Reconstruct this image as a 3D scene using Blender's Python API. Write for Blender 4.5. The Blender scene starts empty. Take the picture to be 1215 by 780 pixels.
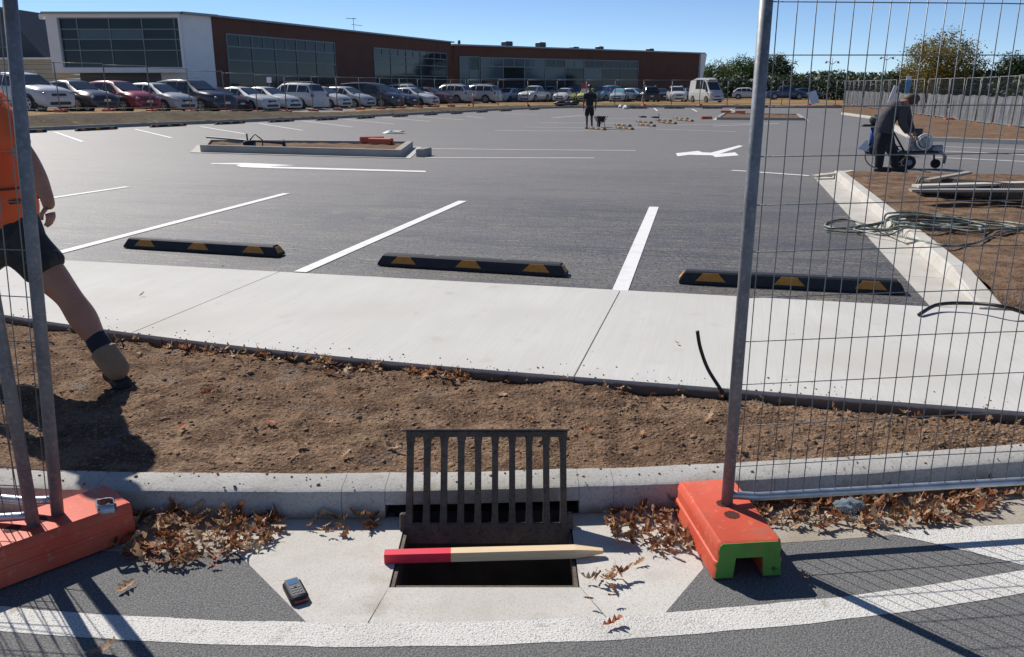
import bpy, math, random
from mathutils import Vector, Matrix, noise
random.seed(7)
sc = bpy.context.scene
R = math.radians
COL = sc.collection

# ------------------------------------------------------------------ camera
EYE = 1.5
FPX, CX, CY = 1000.0, 607.5, 390.0
PITCH = math.atan(289 / 1000.0)
cam_d = bpy.data.cameras.new('camera')
cam = bpy.data.objects.new('camera', cam_d)
COL.objects.link(cam)
cam.location = (0, 0, EYE)
cam.rotation_euler = (R(90) - PITCH, 0, 0)
cam_d.sensor_width = 36.0
cam_d.lens = 36.0 * FPX / 1215.0
cam_d.clip_start = 0.05
cam_d.clip_end = 3000
sc.camera = cam

# ------------------------------------------------------------------ sky and sun
SUN_EL, SUN_AZ = R(42), R(-40.5)
w = bpy.data.worlds.new('World')
sc.world = w
w.use_nodes = True
nt = w.node_tree
sky = nt.nodes.new('ShaderNodeTexSky')
sky.sky_type = 'NISHITA'
sky.sun_disc = False
sky.sun_elevation = SUN_EL
sky.sun_rotation = SUN_AZ
sky.altitude = 2000
sky.air_density = 0.65
sky.dust_density = 0.0
sky.ozone_density = 4.0
nt.links.new(sky.outputs[0], nt.nodes['Background'].inputs[0])
nt.nodes['Background'].inputs[1].default_value = 0.098
sun_d = bpy.data.lights.new('sun', 'SUN')
sun_d.energy = 4.6
sun_d.angle = R(0.5)
sun_d.color = (1.0, 0.955, 0.89)
sun = bpy.data.objects.new('sun', sun_d)
COL.objects.link(sun)
to_sun = Vector((math.sin(SUN_AZ) * math.cos(SUN_EL), math.cos(SUN_AZ) * math.cos(SUN_EL), math.sin(SUN_EL)))
sun.rotation_euler = (-to_sun).to_track_quat('-Z', 'Y').to_euler()
sun.location = (-20, 20, 30)

vs = sc.view_settings
vs.view_transform = 'Standard'
vs.look = 'None'
vs.exposure = 0.27
vs.gamma = 1.0
vs.use_curve_mapping = False
sc.cycles.use_denoising = True
sc.cycles.max_bounces = 6
sc.cycles.transparent_max_bounces = 12

# ------------------------------------------------------------------ helpers: the lie of the land
CP, SP = math.cos(PITCH), math.sin(PITCH)


def ss(a, b, x):
    t = max(0.0, min(1.0, (x - a) / (b - a)))
    return t * t * (3 - 2 * t)


def lot_z(x, y):
    return -0.36 * ss(12, 42, y) * ss(-16, 2, x)


def ray(px, py):
    v = -(py - CY) / FPX
    return (px - CX) / FPX, CP + v * SP, -SP + v * CP


def G(px, py, z=lot_z):
    """survey: the spot on the ground (height function or constant) seen at a photo pixel"""
    d = ray(px, py)
    zz = 0.0 if callable(z) else z
    x = y = 0.0
    for _ in range(60):
        t = (zz - EYE) / d[2]
        x, y = d[0] * t, d[1] * t
        if not callable(z):
            break
        zz = 0.5 * zz + 0.5 * z(x, y)
    return Vector((x, y, zz))


def P(px, py, Y):
    """the point at distance Y in front of the photographer"""
    d = ray(px, py)
    t = Y / d[1]
    return Vector((d[0] * t, Y, EYE + d[2] * t))


# ------------------------------------------------------------------ helpers: meshes
class MB:
    def __init__(s):
        s.v, s.f = [], []

    def add(s, vs_, fs):
        o = len(s.v)
        s.v += [tuple(a) for a in vs_]
        s.f += [tuple(i + o for i in f) for f in fs]
        return s

    def box(s, c, size, rz=0.0, M=None, taper=1.0):
        x, y, z = size[0] / 2, size[1] / 2, size[2] / 2
        p = [(-x, -y, -z), (x, -y, -z), (x, y, -z), (-x, y, -z)]
        p += [(a * taper, b * taper, z) for a, b, _ in p]
        m = Matrix.Translation(c) @ (M.to_4x4() if M is not None else Matrix.Rotation(rz, 4, 'Z'))
        return s.add([m @ Vector(a) for a in p], [(0, 3, 2, 1), (4, 5, 6, 7), (0, 1, 5, 4), (1, 2, 6, 5), (2, 3, 7, 6), (3, 0, 4, 7)])

    def bbox(s, c, size, b=0.01, rz=0.0, M=None):
        """box with bevelled vertical and top edges"""
        x, y, z = size[0] / 2, size[1] / 2, size[2] / 2
        def ring(ix, zz):
            a, c_ = x - ix, y - ix
            k = b
            return [(-a + k, -c_, zz), (a - k, -c_, zz), (a, -c_ + k, zz), (a, c_ - k, zz), (a - k, c_, zz), (-a + k, c_, zz), (-a, c_ - k, zz), (-a, -c_ + k, zz)]
        rs = [ring(0, -z), ring(0, z - b), ring(b * 0.8, z)]
        m = Matrix.Translation(c) @ (M.to_4x4() if M is not None else Matrix.Rotation(rz, 4, 'Z'))
        vs_ = [m @ Vector(q) for r in rs for q in r]
        fs = [tuple(range(7, -1, -1)), tuple(range(16, 24))]
        for k in range(2):
            for i in range(8):
                j = (i + 1) % 8
                fs.append((k * 8 + i, k * 8 + j, k * 8 + 8 + j, k * 8 + 8 + i))
        return s.add(vs_, fs)

    def bar(s, a, b, wd, th, up=(0, 0, 1)):
        """rectangular bar from a to b"""
        a, b = Vector(a), Vector(b)
        d = (b - a).normalized()
        u = Vector(up)
        sd = d.cross(u)
        if sd.length < 1e-4:
            sd = d.cross(Vector((1, 0, 0)))
        sd.normalize()
        u = sd.cross(d)
        vs_ = []
        for p in (a, b):
            for q in ((-1, -1), (1, -1), (1, 1), (-1, 1)):
                vs_.append(p + sd * (q[0] * wd / 2) + u * (q[1] * th / 2))
        return s.add(vs_, [(0, 1, 2, 3), (7, 6, 5, 4), (0, 4, 5, 1), (1, 5, 6, 2), (2, 6, 7, 3), (3, 7, 4, 0)])

    def tube(s, pts, r, n=8, closed=False, cap=True):
        pts = [Vector(p) for p in pts]
        m = len(pts)
        rr = r if isinstance(r, (list, tuple)) else [r] * m
        tang = []
        for i in range(m):
            if closed:
                t = pts[(i + 1) % m] - pts[i - 1]
            else:
                t = pts[min(i + 1, m - 1)] - pts[max(i - 1, 0)]
            tang.append(t.normalized() if t.length > 1e-9 else Vector((0, 0, 1)))
        t0 = tang[0]
        u = t0.cross(Vector((0, 0, 1)))
        if u.length < 1e-3:
            u = t0.cross(Vector((1, 0, 0)))
        u.normalize()
        vs_ = []
        for i in range(m):
            t = tang[i]
            u = (u - t * u.dot(t))
            if u.length < 1e-6:
                u = t.orthogonal()
            u.normalize()
            w_ = t.cross(u)
            for k in range(n):
                a = 2 * math.pi * k / n
                vs_.append(pts[i] + (u * math.cos(a) + w_ * math.sin(a)) * rr[i])
        fs = []
        for i in range(m if closed else m - 1):
            j = (i + 1) % m
            for k in range(n):
                l = (k + 1) % n
                fs.append((i * n + k, i * n + l, j * n + l, j * n + k))
        if cap and not closed:
            fs.append(tuple(range(n - 1, -1, -1)))
            fs.append(tuple((m - 1) * n + k for k in range(n)))
        return s.add(vs_, fs)

    def prism(s, poly, z0, z1, inset=0.0):
        """vertical prism; z0 and z1 numbers or functions of x, y"""
        n = len(poly)
        g = lambda z, p: z(p[0], p[1]) if callable(z) else z
        lo = [(p[0], p[1], g(z0, p)) for p in poly]
        hi = [(p[0], p[1], g(z1, p)) for p in poly]
        a = sum(poly[i][0] * poly[(i + 1) % n][1] - poly[(i + 1) % n][0] * poly[i][1] for i in range(n))
        fs = [tuple(range(n - 1, -1, -1)), tuple(range(n, 2 * n))]
        fs += [(i, (i + 1) % n, n + (i + 1) % n, n + i) for i in range(n)]
        if a < 0:
            fs = [tuple(reversed(f)) for f in fs]
        return s.add(lo + hi, fs)

    def sheet(s, poly, z):
        n = len(poly)
        g = lambda p: z(p[0], p[1]) if callable(z) else z
        a = sum(poly[i][0] * poly[(i + 1) % n][1] - poly[(i + 1) % n][0] * poly[i][1] for i in range(n))
        idx = tuple(range(n)) if a > 0 else tuple(range(n - 1, -1, -1))
        return s.add([(p[0], p[1], g(p)) for p in poly], [idx])

    def grid(s, fn, nu, nv):
        """fn(u, v) -> point, u and v in 0..1"""
        vs_ = [fn(i / nu, j / nv) for j in range(nv + 1) for i in range(nu + 1)]
        w_ = nu + 1
        return s.add(vs_, [(j * w_ + i, j * w_ + i + 1, (j + 1) * w_ + i + 1, (j + 1) * w_ + i) for j in range(nv) for i in range(nu)])

    def strip(s, a, b, wd, z, n=8, off=0.005):
        """flat painted strip from a to b lying on height function z"""
        a, b = Vector((a[0], a[1])), Vector((b[0], b[1]))
        d = (b - a).normalized()
        q = Vector((-d.y, d.x)) * wd / 2
        def fn(u, v):
            p = a.lerp(b, u) + q * (2 * v - 1)
            return (p.x, p.y, z(p.x, p.y) + off)
        return s.grid(fn, n, 1)

    def disc(s, c, r, axis, n=16, th=0.0):
        ax = Vector(axis).normalized()
        return s.tube([Vector(c) - ax * th / 2, Vector(c) + ax * th / 2], r, n)

    def ball(s, c, r, nu=10, nv=7, M=None):
        c = Vector(c)
        r = r if isinstance(r, (list, tuple)) else (r, r, r)
        m = M.to_3x3() if M is not None else Matrix.Identity(3)
        vs_ = [c + m @ Vector((0, 0, -r[2]))]
        for j in range(1, nv):
            a = -math.pi / 2 + math.pi * j / nv
            for i in range(nu):
                b = 2 * math.pi * i / nu
                vs_.append(c + m @ Vector((r[0] * math.cos(a) * math.cos(b), r[1] * math.cos(a) * math.sin(b), r[2] * math.sin(a))))
        vs_.append(c + m @ Vector((0, 0, r[2])))
        fs = [(0, 1 + (i + 1) % nu, 1 + i) for i in range(nu)]
        for j in range(nv - 2):
            for i in range(nu):
                k = (i + 1) % nu
                fs.append((1 + j * nu + i, 1 + j * nu + k, 1 + (j + 1) * nu + k, 1 + (j + 1) * nu + i))
        e = len(vs_) - 1
        o = 1 + (nv - 2) * nu
        fs += [(e, o + i, o + (i + 1) % nu) for i in range(nu)]
        return s.add(vs_, fs)

    def mesh(s, name, mt, smooth=False):
        me = bpy.data.meshes.new(name)
        me.from_pydata(s.v, [], s.f)
        if mt:
            me.materials.append(mt)
        if smooth:
            me.polygons.foreach_set('use_smooth', [True] * len(me.polygons))
            if smooth is not True:
                me.set_sharp_from_angle(angle=R(smooth))
        me.update()
        return me

    def build(s, name, mt, parent=None, smooth=False):
        return link(name, s.mesh(name, mt, smooth), parent)


def link(name, me, parent=None):
    o = bpy.data.objects.new(name, me)
    COL.objects.link(o)
    if parent is not None:
        o.parent = parent
    return o


def tag(o, label=None, cat=None, group=None, kind=None):
    if label:
        o['label'] = label
    if cat:
        o['category'] = cat
    if group:
        o['group'] = group
    if kind:
        o['kind'] = kind
    return o


def thing(name, label, cat, loc=(0, 0, 0), rz=0.0, group=None):
    o = link(name, None)
    o.location = loc
    o.rotation_euler = (0, 0, rz)
    return tag(o, label, cat, group)


def copy_tree(o, parent=None):
    c = o.copy()
    COL.objects.link(c)
    c.parent = parent
    for ch in list(o.children):
        copy_tree(ch, c)
    return c


def struct(o):
    o['kind'] = 'structure'
    return o


# ------------------------------------------------------------------ materials
def pmat(name, base, rough=0.6, layers=(), bump=(), metallic=0.0, spec=0.5, trans=0.0, alpha=1.0, emit=None, coat=0.0, space='Object'):
    """procedural principled material.
    layers: (scale, lo, hi, colour, amount[, stretch, detail]); bump: (scale, strength, distance[, stretch])"""
    m = bpy.data.materials.new(name)
    m.use_nodes = True
    t = m.node_tree
    b = t.nodes['Principled BSDF']
    b.inputs['Roughness'].default_value = rough
    b.inputs['Metallic'].default_value = metallic
    b.inputs['Specular IOR Level'].default_value = spec
    b.inputs['Alpha'].default_value = alpha
    b.inputs['Transmission Weight'].default_value = trans
    b.inputs['Coat Weight'].default_value = coat
    b.inputs['Coat Roughness'].default_value = 0.08
    b.inputs['Base Color'].default_value = (*base, 1)
    if emit:
        b.inputs['Emission Color'].default_value = (*emit[0], 1)
        b.inputs['Emission Strength'].default_value = emit[1]
    tc = t.nodes.new('ShaderNodeTexCoord')
    src = tc.outputs[space]

    def coords(st):
        if st is None:
            return src
        mp = t.nodes.new('ShaderNodeMapping')
        if len(st) == 4:
            mp.inputs['Rotation'].default_value = (0, 0, st[3])
            r = t.nodes.new('ShaderNodeMapping')
            r.inputs['Rotation'].default_value = (0, 0, st[3])
            t.links.new(src, r.inputs[0])
            mp.inputs['Rotation'].default_value = (0, 0, 0)
            mp.inputs['Scale'].default_value = st[:3]
            t.links.new(r.outputs[0], mp.inputs[0])
        else:
            mp.inputs['Scale'].default_value = st
            t.links.new(src, mp.inputs[0])
        return mp.outputs[0]

    prev = None
    for ly in layers:
        scale, lo, hi, colr, amt = ly[:5]
        st = ly[5] if len(ly) > 5 else None
        det = ly[6] if len(ly) > 6 else 3.0
        n = t.nodes.new('ShaderNodeTexNoise')
        n.inputs['Scale'].default_value = scale
        n.inputs['Detail'].default_value = det
        t.links.new(coords(st), n.inputs['Vector'])
        mr = t.nodes.new('ShaderNodeMapRange')
        mr.inputs['From Min'].default_value = lo
        mr.inputs['From Max'].default_value = hi
        mr.inputs['To Max'].default_value = amt
        t.links.new(n.outputs['Fac'], mr.inputs['Value'])
        mx = t.nodes.new('ShaderNodeMix')
        mx.data_type = 'RGBA'
        t.links.new(mr.outputs[0], mx.inputs['Factor'])
        if prev is None:
            mx.inputs['A'].default_value = (*base, 1)
        else:
            t.links.new(prev, mx.inputs['A'])
        mx.inputs['B'].default_value = (*colr, 1)
        # Mix node RGBA sockets share names: index explicitly
        for i_, s_ in enumerate(mx.inputs):
            pass
        rgba_in = [s_ for s_ in mx.inputs if s_.type == 'RGBA']
        if prev is not None:
            t.links.new(prev, rgba_in[0])
        else:
            rgba_in[0].default_value = (*base, 1)
        rgba_in[1].default_value = (*colr, 1)
        prev = [s_ for s_ in mx.outputs if s_.type == 'RGBA'][0]
    if prev is not None:
        t.links.new(prev, b.inputs['Base Color'])
    nrm = None
    for bp in bump:
        n = t.nodes.new('ShaderNodeTexNoise')
        n.inputs['Scale'].default_value = bp[0]
        n.inputs['Detail'].default_value = 4
        t.links.new(coords(bp[3] if len(bp) > 3 else None), n.inputs['Vector'])
        bn = t.nodes.new('ShaderNodeBump')
        bn.inputs['Strength'].default_value = bp[1]
        bn.inputs['Distance'].default_value = bp[2]
        t.links.new(n.outputs['Fac'], bn.inputs['Height'])
        if nrm is not None:
            t.links.new(nrm, bn.inputs['Normal'])
        nrm = bn.outputs[0]
    if nrm is not None:
        t.links.new(nrm, b.inputs['Normal'])
    return m


def leafmat(name, cols, rough=0.6, transl=0.35):
    """leaves: colour differs from leaf to leaf; light shines through"""
    m = bpy.data.materials.new(name)
    m.use_nodes = True
    t = m.node_tree
    b = t.nodes['Principled BSDF']
    b.inputs['Roughness'].default_value = rough
    b.inputs['Specular IOR Level'].default_value = 0.3
    g = t.nodes.new('ShaderNodeNewGeometry')
    r = t.nodes.new('ShaderNodeValToRGB')
    el = r.color_ramp.elements
    while len(el) < len(cols):
        el.new(0.5)
    for i, c in enumerate(cols):
        el[i].position = i / max(1, len(cols) - 1)
        el[i].color = (*c, 1)
    t.links.new(g.outputs['Random Per Island'], r.inputs[0])
    t.links.new(r.outputs[0], b.inputs['Base Color'])
    tr = t.nodes.new('ShaderNodeBsdfTranslucent')
    t.links.new(r.outputs[0], tr.inputs[0])
    mx = t.nodes.new('ShaderNodeMixShader')
    mx.inputs[0].default_value = transl
    out = t.nodes['Material Output']
    t.links.new(b.outputs[0], mx.inputs[1])
    t.links.new(tr.outputs[0], mx.inputs[2])
    t.links.new(mx.outputs[0], out.inputs[0])
    return m


def carpaint(name, c):
    return pmat(name, c, 0.32, metallic=0.0, spec=0.5, coat=0.6)


m = {}
JOINT = R(14)       # the bays, the joints and the kerb of the planter all run 14 degrees right of straight ahead
m['asphalt_old'] = pmat('asphalt_road', (0.088, 0.087, 0.088), 0.85,
    [(3.0, 0.35, 0.7, (0.118, 0.116, 0.112), 0.8), (170, 0.45, 0.62, (0.23, 0.225, 0.22), 0.85), (120, 0.32, 0.44, (0.02, 0.02, 0.022), 0.0), (260, 0.52, 0.66, (0.30, 0.30, 0.29), 0.5)],
    [(150, 0.75, 0.006), (30, 0.2, 0.004)], spec=0.25)
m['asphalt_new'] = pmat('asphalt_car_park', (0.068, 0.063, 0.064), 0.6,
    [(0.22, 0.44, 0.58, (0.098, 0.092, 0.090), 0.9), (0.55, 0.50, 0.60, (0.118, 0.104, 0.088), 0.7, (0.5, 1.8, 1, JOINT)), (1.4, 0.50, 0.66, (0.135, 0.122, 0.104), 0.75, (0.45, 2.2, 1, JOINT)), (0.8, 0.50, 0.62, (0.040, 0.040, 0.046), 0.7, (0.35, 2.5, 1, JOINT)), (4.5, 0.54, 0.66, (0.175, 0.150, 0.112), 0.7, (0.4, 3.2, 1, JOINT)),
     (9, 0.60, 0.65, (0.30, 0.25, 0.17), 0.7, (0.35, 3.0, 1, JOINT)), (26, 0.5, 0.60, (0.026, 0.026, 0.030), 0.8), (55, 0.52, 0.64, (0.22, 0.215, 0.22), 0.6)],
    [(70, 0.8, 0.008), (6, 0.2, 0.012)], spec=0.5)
def dust_and_sheen(mat, colour, y_from, y_to):
    """asphalt lighter away from the path: dust, and grazing sheen painted into the colour"""
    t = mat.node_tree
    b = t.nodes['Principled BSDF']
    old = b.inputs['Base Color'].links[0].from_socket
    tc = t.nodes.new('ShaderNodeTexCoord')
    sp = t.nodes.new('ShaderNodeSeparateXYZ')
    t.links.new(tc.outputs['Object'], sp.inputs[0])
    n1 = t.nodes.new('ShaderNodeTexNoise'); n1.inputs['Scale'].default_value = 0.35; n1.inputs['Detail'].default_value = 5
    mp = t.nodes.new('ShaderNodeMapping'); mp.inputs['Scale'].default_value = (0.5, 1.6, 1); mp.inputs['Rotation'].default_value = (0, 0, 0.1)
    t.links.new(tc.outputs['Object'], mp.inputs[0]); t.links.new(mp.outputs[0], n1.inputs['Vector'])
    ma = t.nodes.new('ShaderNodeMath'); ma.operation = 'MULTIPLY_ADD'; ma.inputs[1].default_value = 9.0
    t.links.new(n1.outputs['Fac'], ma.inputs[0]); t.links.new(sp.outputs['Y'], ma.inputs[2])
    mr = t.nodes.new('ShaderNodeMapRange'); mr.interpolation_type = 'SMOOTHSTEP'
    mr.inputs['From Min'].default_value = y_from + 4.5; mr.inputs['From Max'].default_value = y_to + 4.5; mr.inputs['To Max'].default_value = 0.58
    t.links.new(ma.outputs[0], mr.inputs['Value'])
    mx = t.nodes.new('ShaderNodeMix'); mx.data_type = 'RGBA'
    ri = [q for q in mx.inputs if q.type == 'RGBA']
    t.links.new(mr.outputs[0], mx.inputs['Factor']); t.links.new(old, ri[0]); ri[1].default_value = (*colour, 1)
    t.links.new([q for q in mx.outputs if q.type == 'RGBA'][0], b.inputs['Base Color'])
dust_and_sheen(m['asphalt_new'], (0.210, 0.190, 0.168), 7.0, 18.0)
m['concrete_path'] = pmat('concrete_path', (0.545, 0.525, 0.485), 0.85,
    [(1.3, 0.35, 0.7, (0.60, 0.585, 0.55), 0.9), (0.7, 0.52, 0.68, (0.45, 0.42, 0.37), 0.55), (5, 0.62, 0.74, (0.40, 0.35, 0.28), 0.45), (2.0, 0.45, 0.75, (0.51, 0.495, 0.465), 0.4, (4.0, 0.35, 1, JOINT)), (120, 0.42, 0.62, (0.50, 0.49, 0.465), 0.5, (1.0, 0.02, 1, JOINT)), (14, 0.72, 0.78, (0.2, 0.17, 0.13), 0.35)],
    [(110, 0.10, 0.003, (1.0, 0.02, 1, JOINT)), (200, 0.12, 0.002)], spec=0.25)
m['concrete_apron'] = pmat('concrete_apron', (0.535, 0.505, 0.455), 0.9,
    [(2.2, 0.35, 0.7, (0.615, 0.59, 0.54), 0.9), (7, 0.52, 0.75, (0.46, 0.42, 0.36), 0.6), (150, 0.5, 0.63, (0.45, 0.43, 0.39), 0.7), (210, 0.64, 0.7, (0.13, 0.12, 0.11), 0.8), (3.3, 0.6, 0.72, (0.30, 0.25, 0.19), 0.5)],
    [(160, 0.35, 0.003), (14, 0.15, 0.006)], spec=0.2)
m['concrete_gutter'] = pmat('concrete_gutter', (0.40, 0.36, 0.30), 0.92,
    [(5, 0.4, 0.7, (0.30, 0.25, 0.19), 0.8), (90, 0.5, 0.65, (0.24, 0.21, 0.17), 0.6)], [(140, 0.4, 0.003)], spec=0.2)
m['concrete_kerb'] = pmat('concrete_kerb', (0.42, 0.405, 0.375), 0.9,
    [(4, 0.38, 0.68, (0.50, 0.485, 0.455), 0.8), (11, 0.55, 0.75, (0.25, 0.215, 0.18), 0.6), (90, 0.5, 0.65, (0.30, 0.285, 0.26), 0.6), (38, 0.66, 0.72, (0.12, 0.1, 0.09), 0.5)],
    [(130, 0.35, 0.004), (25, 0.3, 0.005)], spec=0.2)
m['concrete_bright'] = pmat('concrete_fresh', (0.53, 0.505, 0.46), 0.88,
    [(3, 0.4, 0.7, (0.46, 0.42, 0.36), 0.7), (9, 0.58, 0.75, (0.36, 0.29, 0.21), 0.5), (70, 0.5, 0.65, (0.40, 0.38, 0.34), 0.4)], [(90, 0.25, 0.003)], spec=0.2)
m['concrete_far'] = pmat('concrete_far', (0.30, 0.29, 0.27), 0.9, [(1.5, 0.4, 0.7, (0.38, 0.36, 0.33), 0.8)], spec=0.2)
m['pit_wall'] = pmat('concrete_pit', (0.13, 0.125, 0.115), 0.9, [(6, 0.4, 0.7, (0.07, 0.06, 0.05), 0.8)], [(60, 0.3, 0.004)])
m['soil'] = pmat('soil', (0.225, 0.140, 0.087), 0.96,
    [(1.1, 0.44, 0.64, (0.29, 0.195, 0.127), 0.9), (5, 0.43, 0.58, (0.098, 0.058, 0.037), 0.9), (45, 0.45, 0.62, (0.165, 0.10, 0.062), 0.7), (95, 0.55, 0.70, (0.40, 0.29, 0.195), 0.75), (17, 0.58, 0.68, (0.075, 0.048, 0.034), 0.75), (3.0, 0.62, 0.70, (0.24, 0.215, 0.20), 0.4)],
    [(60, 1.0, 0.02), (180, 0.8, 0.006)], spec=0.1)
m['clod'] = pmat('soil_clod', (0.235, 0.155, 0.10), 0.97, [(6, 0.4, 0.65, (0.30, 0.205, 0.14), 0.9), (40, 0.5, 0.7, (0.15, 0.095, 0.06), 0.6)], [(120, 0.8, 0.006)], spec=0.1)
m['mulch'] = pmat('dark_mulch', (0.088, 0.064, 0.045), 0.97, [(0.6, 0.45, 0.65, (0.13, 0.105, 0.06), 0.8), (4, 0.45, 0.7, (0.05, 0.036, 0.026), 0.8), (1.1, 0.6, 0.7, (0.10, 0.12, 0.045), 0.7)], [(9, 0.9, 0.08)], spec=0.1)
m['soil_far'] = pmat('soil_far', (0.155, 0.095, 0.06), 0.97, [(0.8, 0.4, 0.65, (0.20, 0.13, 0.082), 0.9), (5, 0.45, 0.7, (0.09, 0.058, 0.038), 0.8), (25, 0.5, 0.7, (0.24, 0.16, 0.10), 0.5)], [(12, 0.8, 0.05)], spec=0.1)
m['bank'] = pmat('dry_grass_bank', (0.30, 0.19, 0.095), 0.97, [(0.25, 0.48, 0.66, (0.15, 0.14, 0.06), 0.8), (1.5, 0.45, 0.7, (0.34, 0.22, 0.115), 0.7), (8, 0.5, 0.7, (0.16, 0.11, 0.06), 0.7)], [(15, 0.8, 0.06)], spec=0.1)
m['paint'] = pmat('road_paint', (0.78, 0.77, 0.75), 0.7, [(5, 0.5, 0.75, (0.62, 0.61, 0.58), 0.7), (140, 0.60, 0.68, (0.30, 0.30, 0.30), 0.7)], [(150, 0.4, 0.003)], spec=0.3)
m['paint_worn'] = pmat('road_paint_worn', (0.66, 0.64, 0.60), 0.8, [(2.5, 0.45, 0.7, (0.55, 0.53, 0.49), 0.8), (170, 0.60, 0.64, (0.13, 0.13, 0.13), 0.85), (30, 0.66, 0.72, (0.30, 0.29, 0.27), 0.5), (300, 0.60, 0.66, (0.17, 0.17, 0.17), 0.8), (9, 0.66, 0.72, (0.33, 0.27, 0.2), 0.6)],
    [(150, 0.75, 0.006)], spec=0.25)
m['galv'] = pmat('galvanised_steel', (0.21, 0.22, 0.235), 0.55, [(14, 0.4, 0.65, (0.14, 0.148, 0.16), 0.8), (60, 0.5, 0.7, (0.34, 0.355, 0.37), 0.5), (5, 0.6, 0.7, (0.22, 0.17, 0.13), 0.4)], [(80, 0.12, 0.001)], metallic=0.35)
m['galv_pale'] = pmat('galvanised_rail', (0.52, 0.54, 0.57), 0.4, [(14, 0.4, 0.65, (0.36, 0.38, 0.40), 0.8)], metallic=0.7)
m['wire'] = pmat('galvanised_wire', (0.20, 0.21, 0.22), 0.5, metallic=0.6)
m['far_metal'] = pmat('fence_metal_far', (0.20, 0.20, 0.19), 0.5, metallic=0.3)
m['block_red'] = pmat('faded_red_plastic', (0.60, 0.085, 0.040), 0.6, [(5, 0.42, 0.7, (0.66, 0.135, 0.07), 0.8), (18, 0.55, 0.75, (0.40, 0.085, 0.055), 0.6), (7, 0.60, 0.70, (0.34, 0.17, 0.12), 0.5), (40, 0.62, 0.68, (0.70, 0.26, 0.17), 0.4), (60, 0.64, 0.72, (0.25, 0.12, 0.09), 0.4)], [(60, 0.12, 0.002)], spec=0.4)
m['block_green'] = pmat('green_spray_paint', (0.105, 0.27, 0.045), 0.65, [(9, 0.45, 0.7, (0.065, 0.19, 0.03), 0.8), (14, 0.6, 0.68, (0.30, 0.10, 0.04), 0.6), (22, 0.66, 0.71, (0.03, 0.035, 0.02), 0.9)], spec=0.4)
m['block_far'] = pmat('orange_block_far', (0.50, 0.115, 0.06), 0.7)
m['rubber'] = pmat('black_rubber', (0.018, 0.019, 0.024), 0.6, [(20, 0.5, 0.7, (0.035, 0.035, 0.038), 0.6)], [(90, 0.2, 0.003)], spec=0.4)
m['reflector'] = pmat('amber_reflector', (0.55, 0.225, 0.026), 0.5, [(40, 0.5, 0.7, (0.33, 0.12, 0.018), 0.6)])
m['cast_iron'] = pmat('cast_iron', (0.10, 0.080, 0.064), 0.8, [(14, 0.4, 0.7, (0.165, 0.125, 0.095), 0.85), (70, 0.5, 0.7, (0.03, 0.027, 0.025), 0.6)], [(80, 0.35, 0.003)], metallic=0.25)
m['timber'] = pmat('pine', (0.74, 0.57, 0.36), 0.75, [(4, 0.4, 0.7, (0.66, 0.47, 0.27), 0.8, (0.6, 30, 30)), (60, 0.5, 0.7, (0.66, 0.49, 0.29), 0.5, (0.2, 1, 1))], [(40, 0.2, 0.002, (0.1, 1, 1))])
m['stake_red'] = pmat('fluoro_red_paint', (0.72, 0.02, 0.055), 0.6, [(30, 0.5, 0.75, (0.55, 0.03, 0.05), 0.6)])
m['black'] = pmat('black_plastic', (0.015, 0.015, 0.017), 0.5)
m['hose_black'] = pmat('black_poly_pipe', (0.012, 0.012, 0.014), 0.45)
m['hose_green'] = pmat('green_hose', (0.06, 0.075, 0.06), 0.45, [(9, 0.42, 0.6, (0.30, 0.31, 0.25), 0.8)])
m['leaf_dry'] = leafmat('dry_oak_leaf', [(0.13, 0.045, 0.02), (0.31, 0.115, 0.042), (0.20, 0.07, 0.028), (0.42, 0.22, 0.10), (0.27, 0.095, 0.04), (0.50, 0.33, 0.19)], 0.6, 0.25)
m['leaf_pale'] = leafmat('pale_dry_leaf', [(0.42, 0.28, 0.17), (0.52, 0.38, 0.25), (0.36, 0.20, 0.10), (0.55, 0.43, 0.31)], 0.6, 0.25)
m['leaf_red'] = leafmat('red_dry_leaf', [(0.36, 0.075, 0.035), (0.42, 0.12, 0.045), (0.30, 0.10, 0.05)], 0.6, 0.25)


def soiled_below(mat, z_hi, z_lo, colour):
    """earth splashed and caked on the lower sides of a slab"""
    t = mat.node_tree
    b = t.nodes['Principled BSDF']
    old = b.inputs['Base Color'].links[0].from_socket
    tc = t.nodes.new('ShaderNodeTexCoord'); sp = t.nodes.new('ShaderNodeSeparateXYZ'); t.links.new(tc.outputs['Object'], sp.inputs[0])
    n1 = t.nodes.new('ShaderNodeTexNoise'); n1.inputs['Scale'].default_value = 14; n1.inputs['Detail'].default_value = 4; t.links.new(tc.outputs['Object'], n1.inputs['Vector'])
    ma = t.nodes.new('ShaderNodeMath'); ma.operation = 'MULTIPLY_ADD'; ma.inputs[1].default_value = 0.02
    t.links.new(n1.outputs['Fac'], ma.inputs[0]); t.links.new(sp.outputs['Z'], ma.inputs[2])
    mr = t.nodes.new('ShaderNodeMapRange'); mr.inputs['From Min'].default_value = z_hi + 0.01; mr.inputs['From Max'].default_value = z_lo + 0.01; mr.inputs['To Max'].default_value = 0.9
    t.links.new(ma.outputs[0], mr.inputs['Value'])
    mx = t.nodes.new('ShaderNodeMix'); mx.data_type = 'RGBA'
    ri = [q for q in mx.inputs if q.type == 'RGBA']
    t.links.new(mr.outputs[0], mx.inputs['Factor']); t.links.new(old, ri[0]); ri[1].default_value = (*colour, 1)
    t.links.new([q for q in mx.outputs if q.type == 'RGBA'][0], b.inputs['Base Color'])
soiled_below(m['concrete_path'], -0.002, -0.014, (0.15, 0.105, 0.07))
soiled_below(m['concrete_kerb'], -0.085, -0.125, (0.17, 0.125, 0.09))


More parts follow.
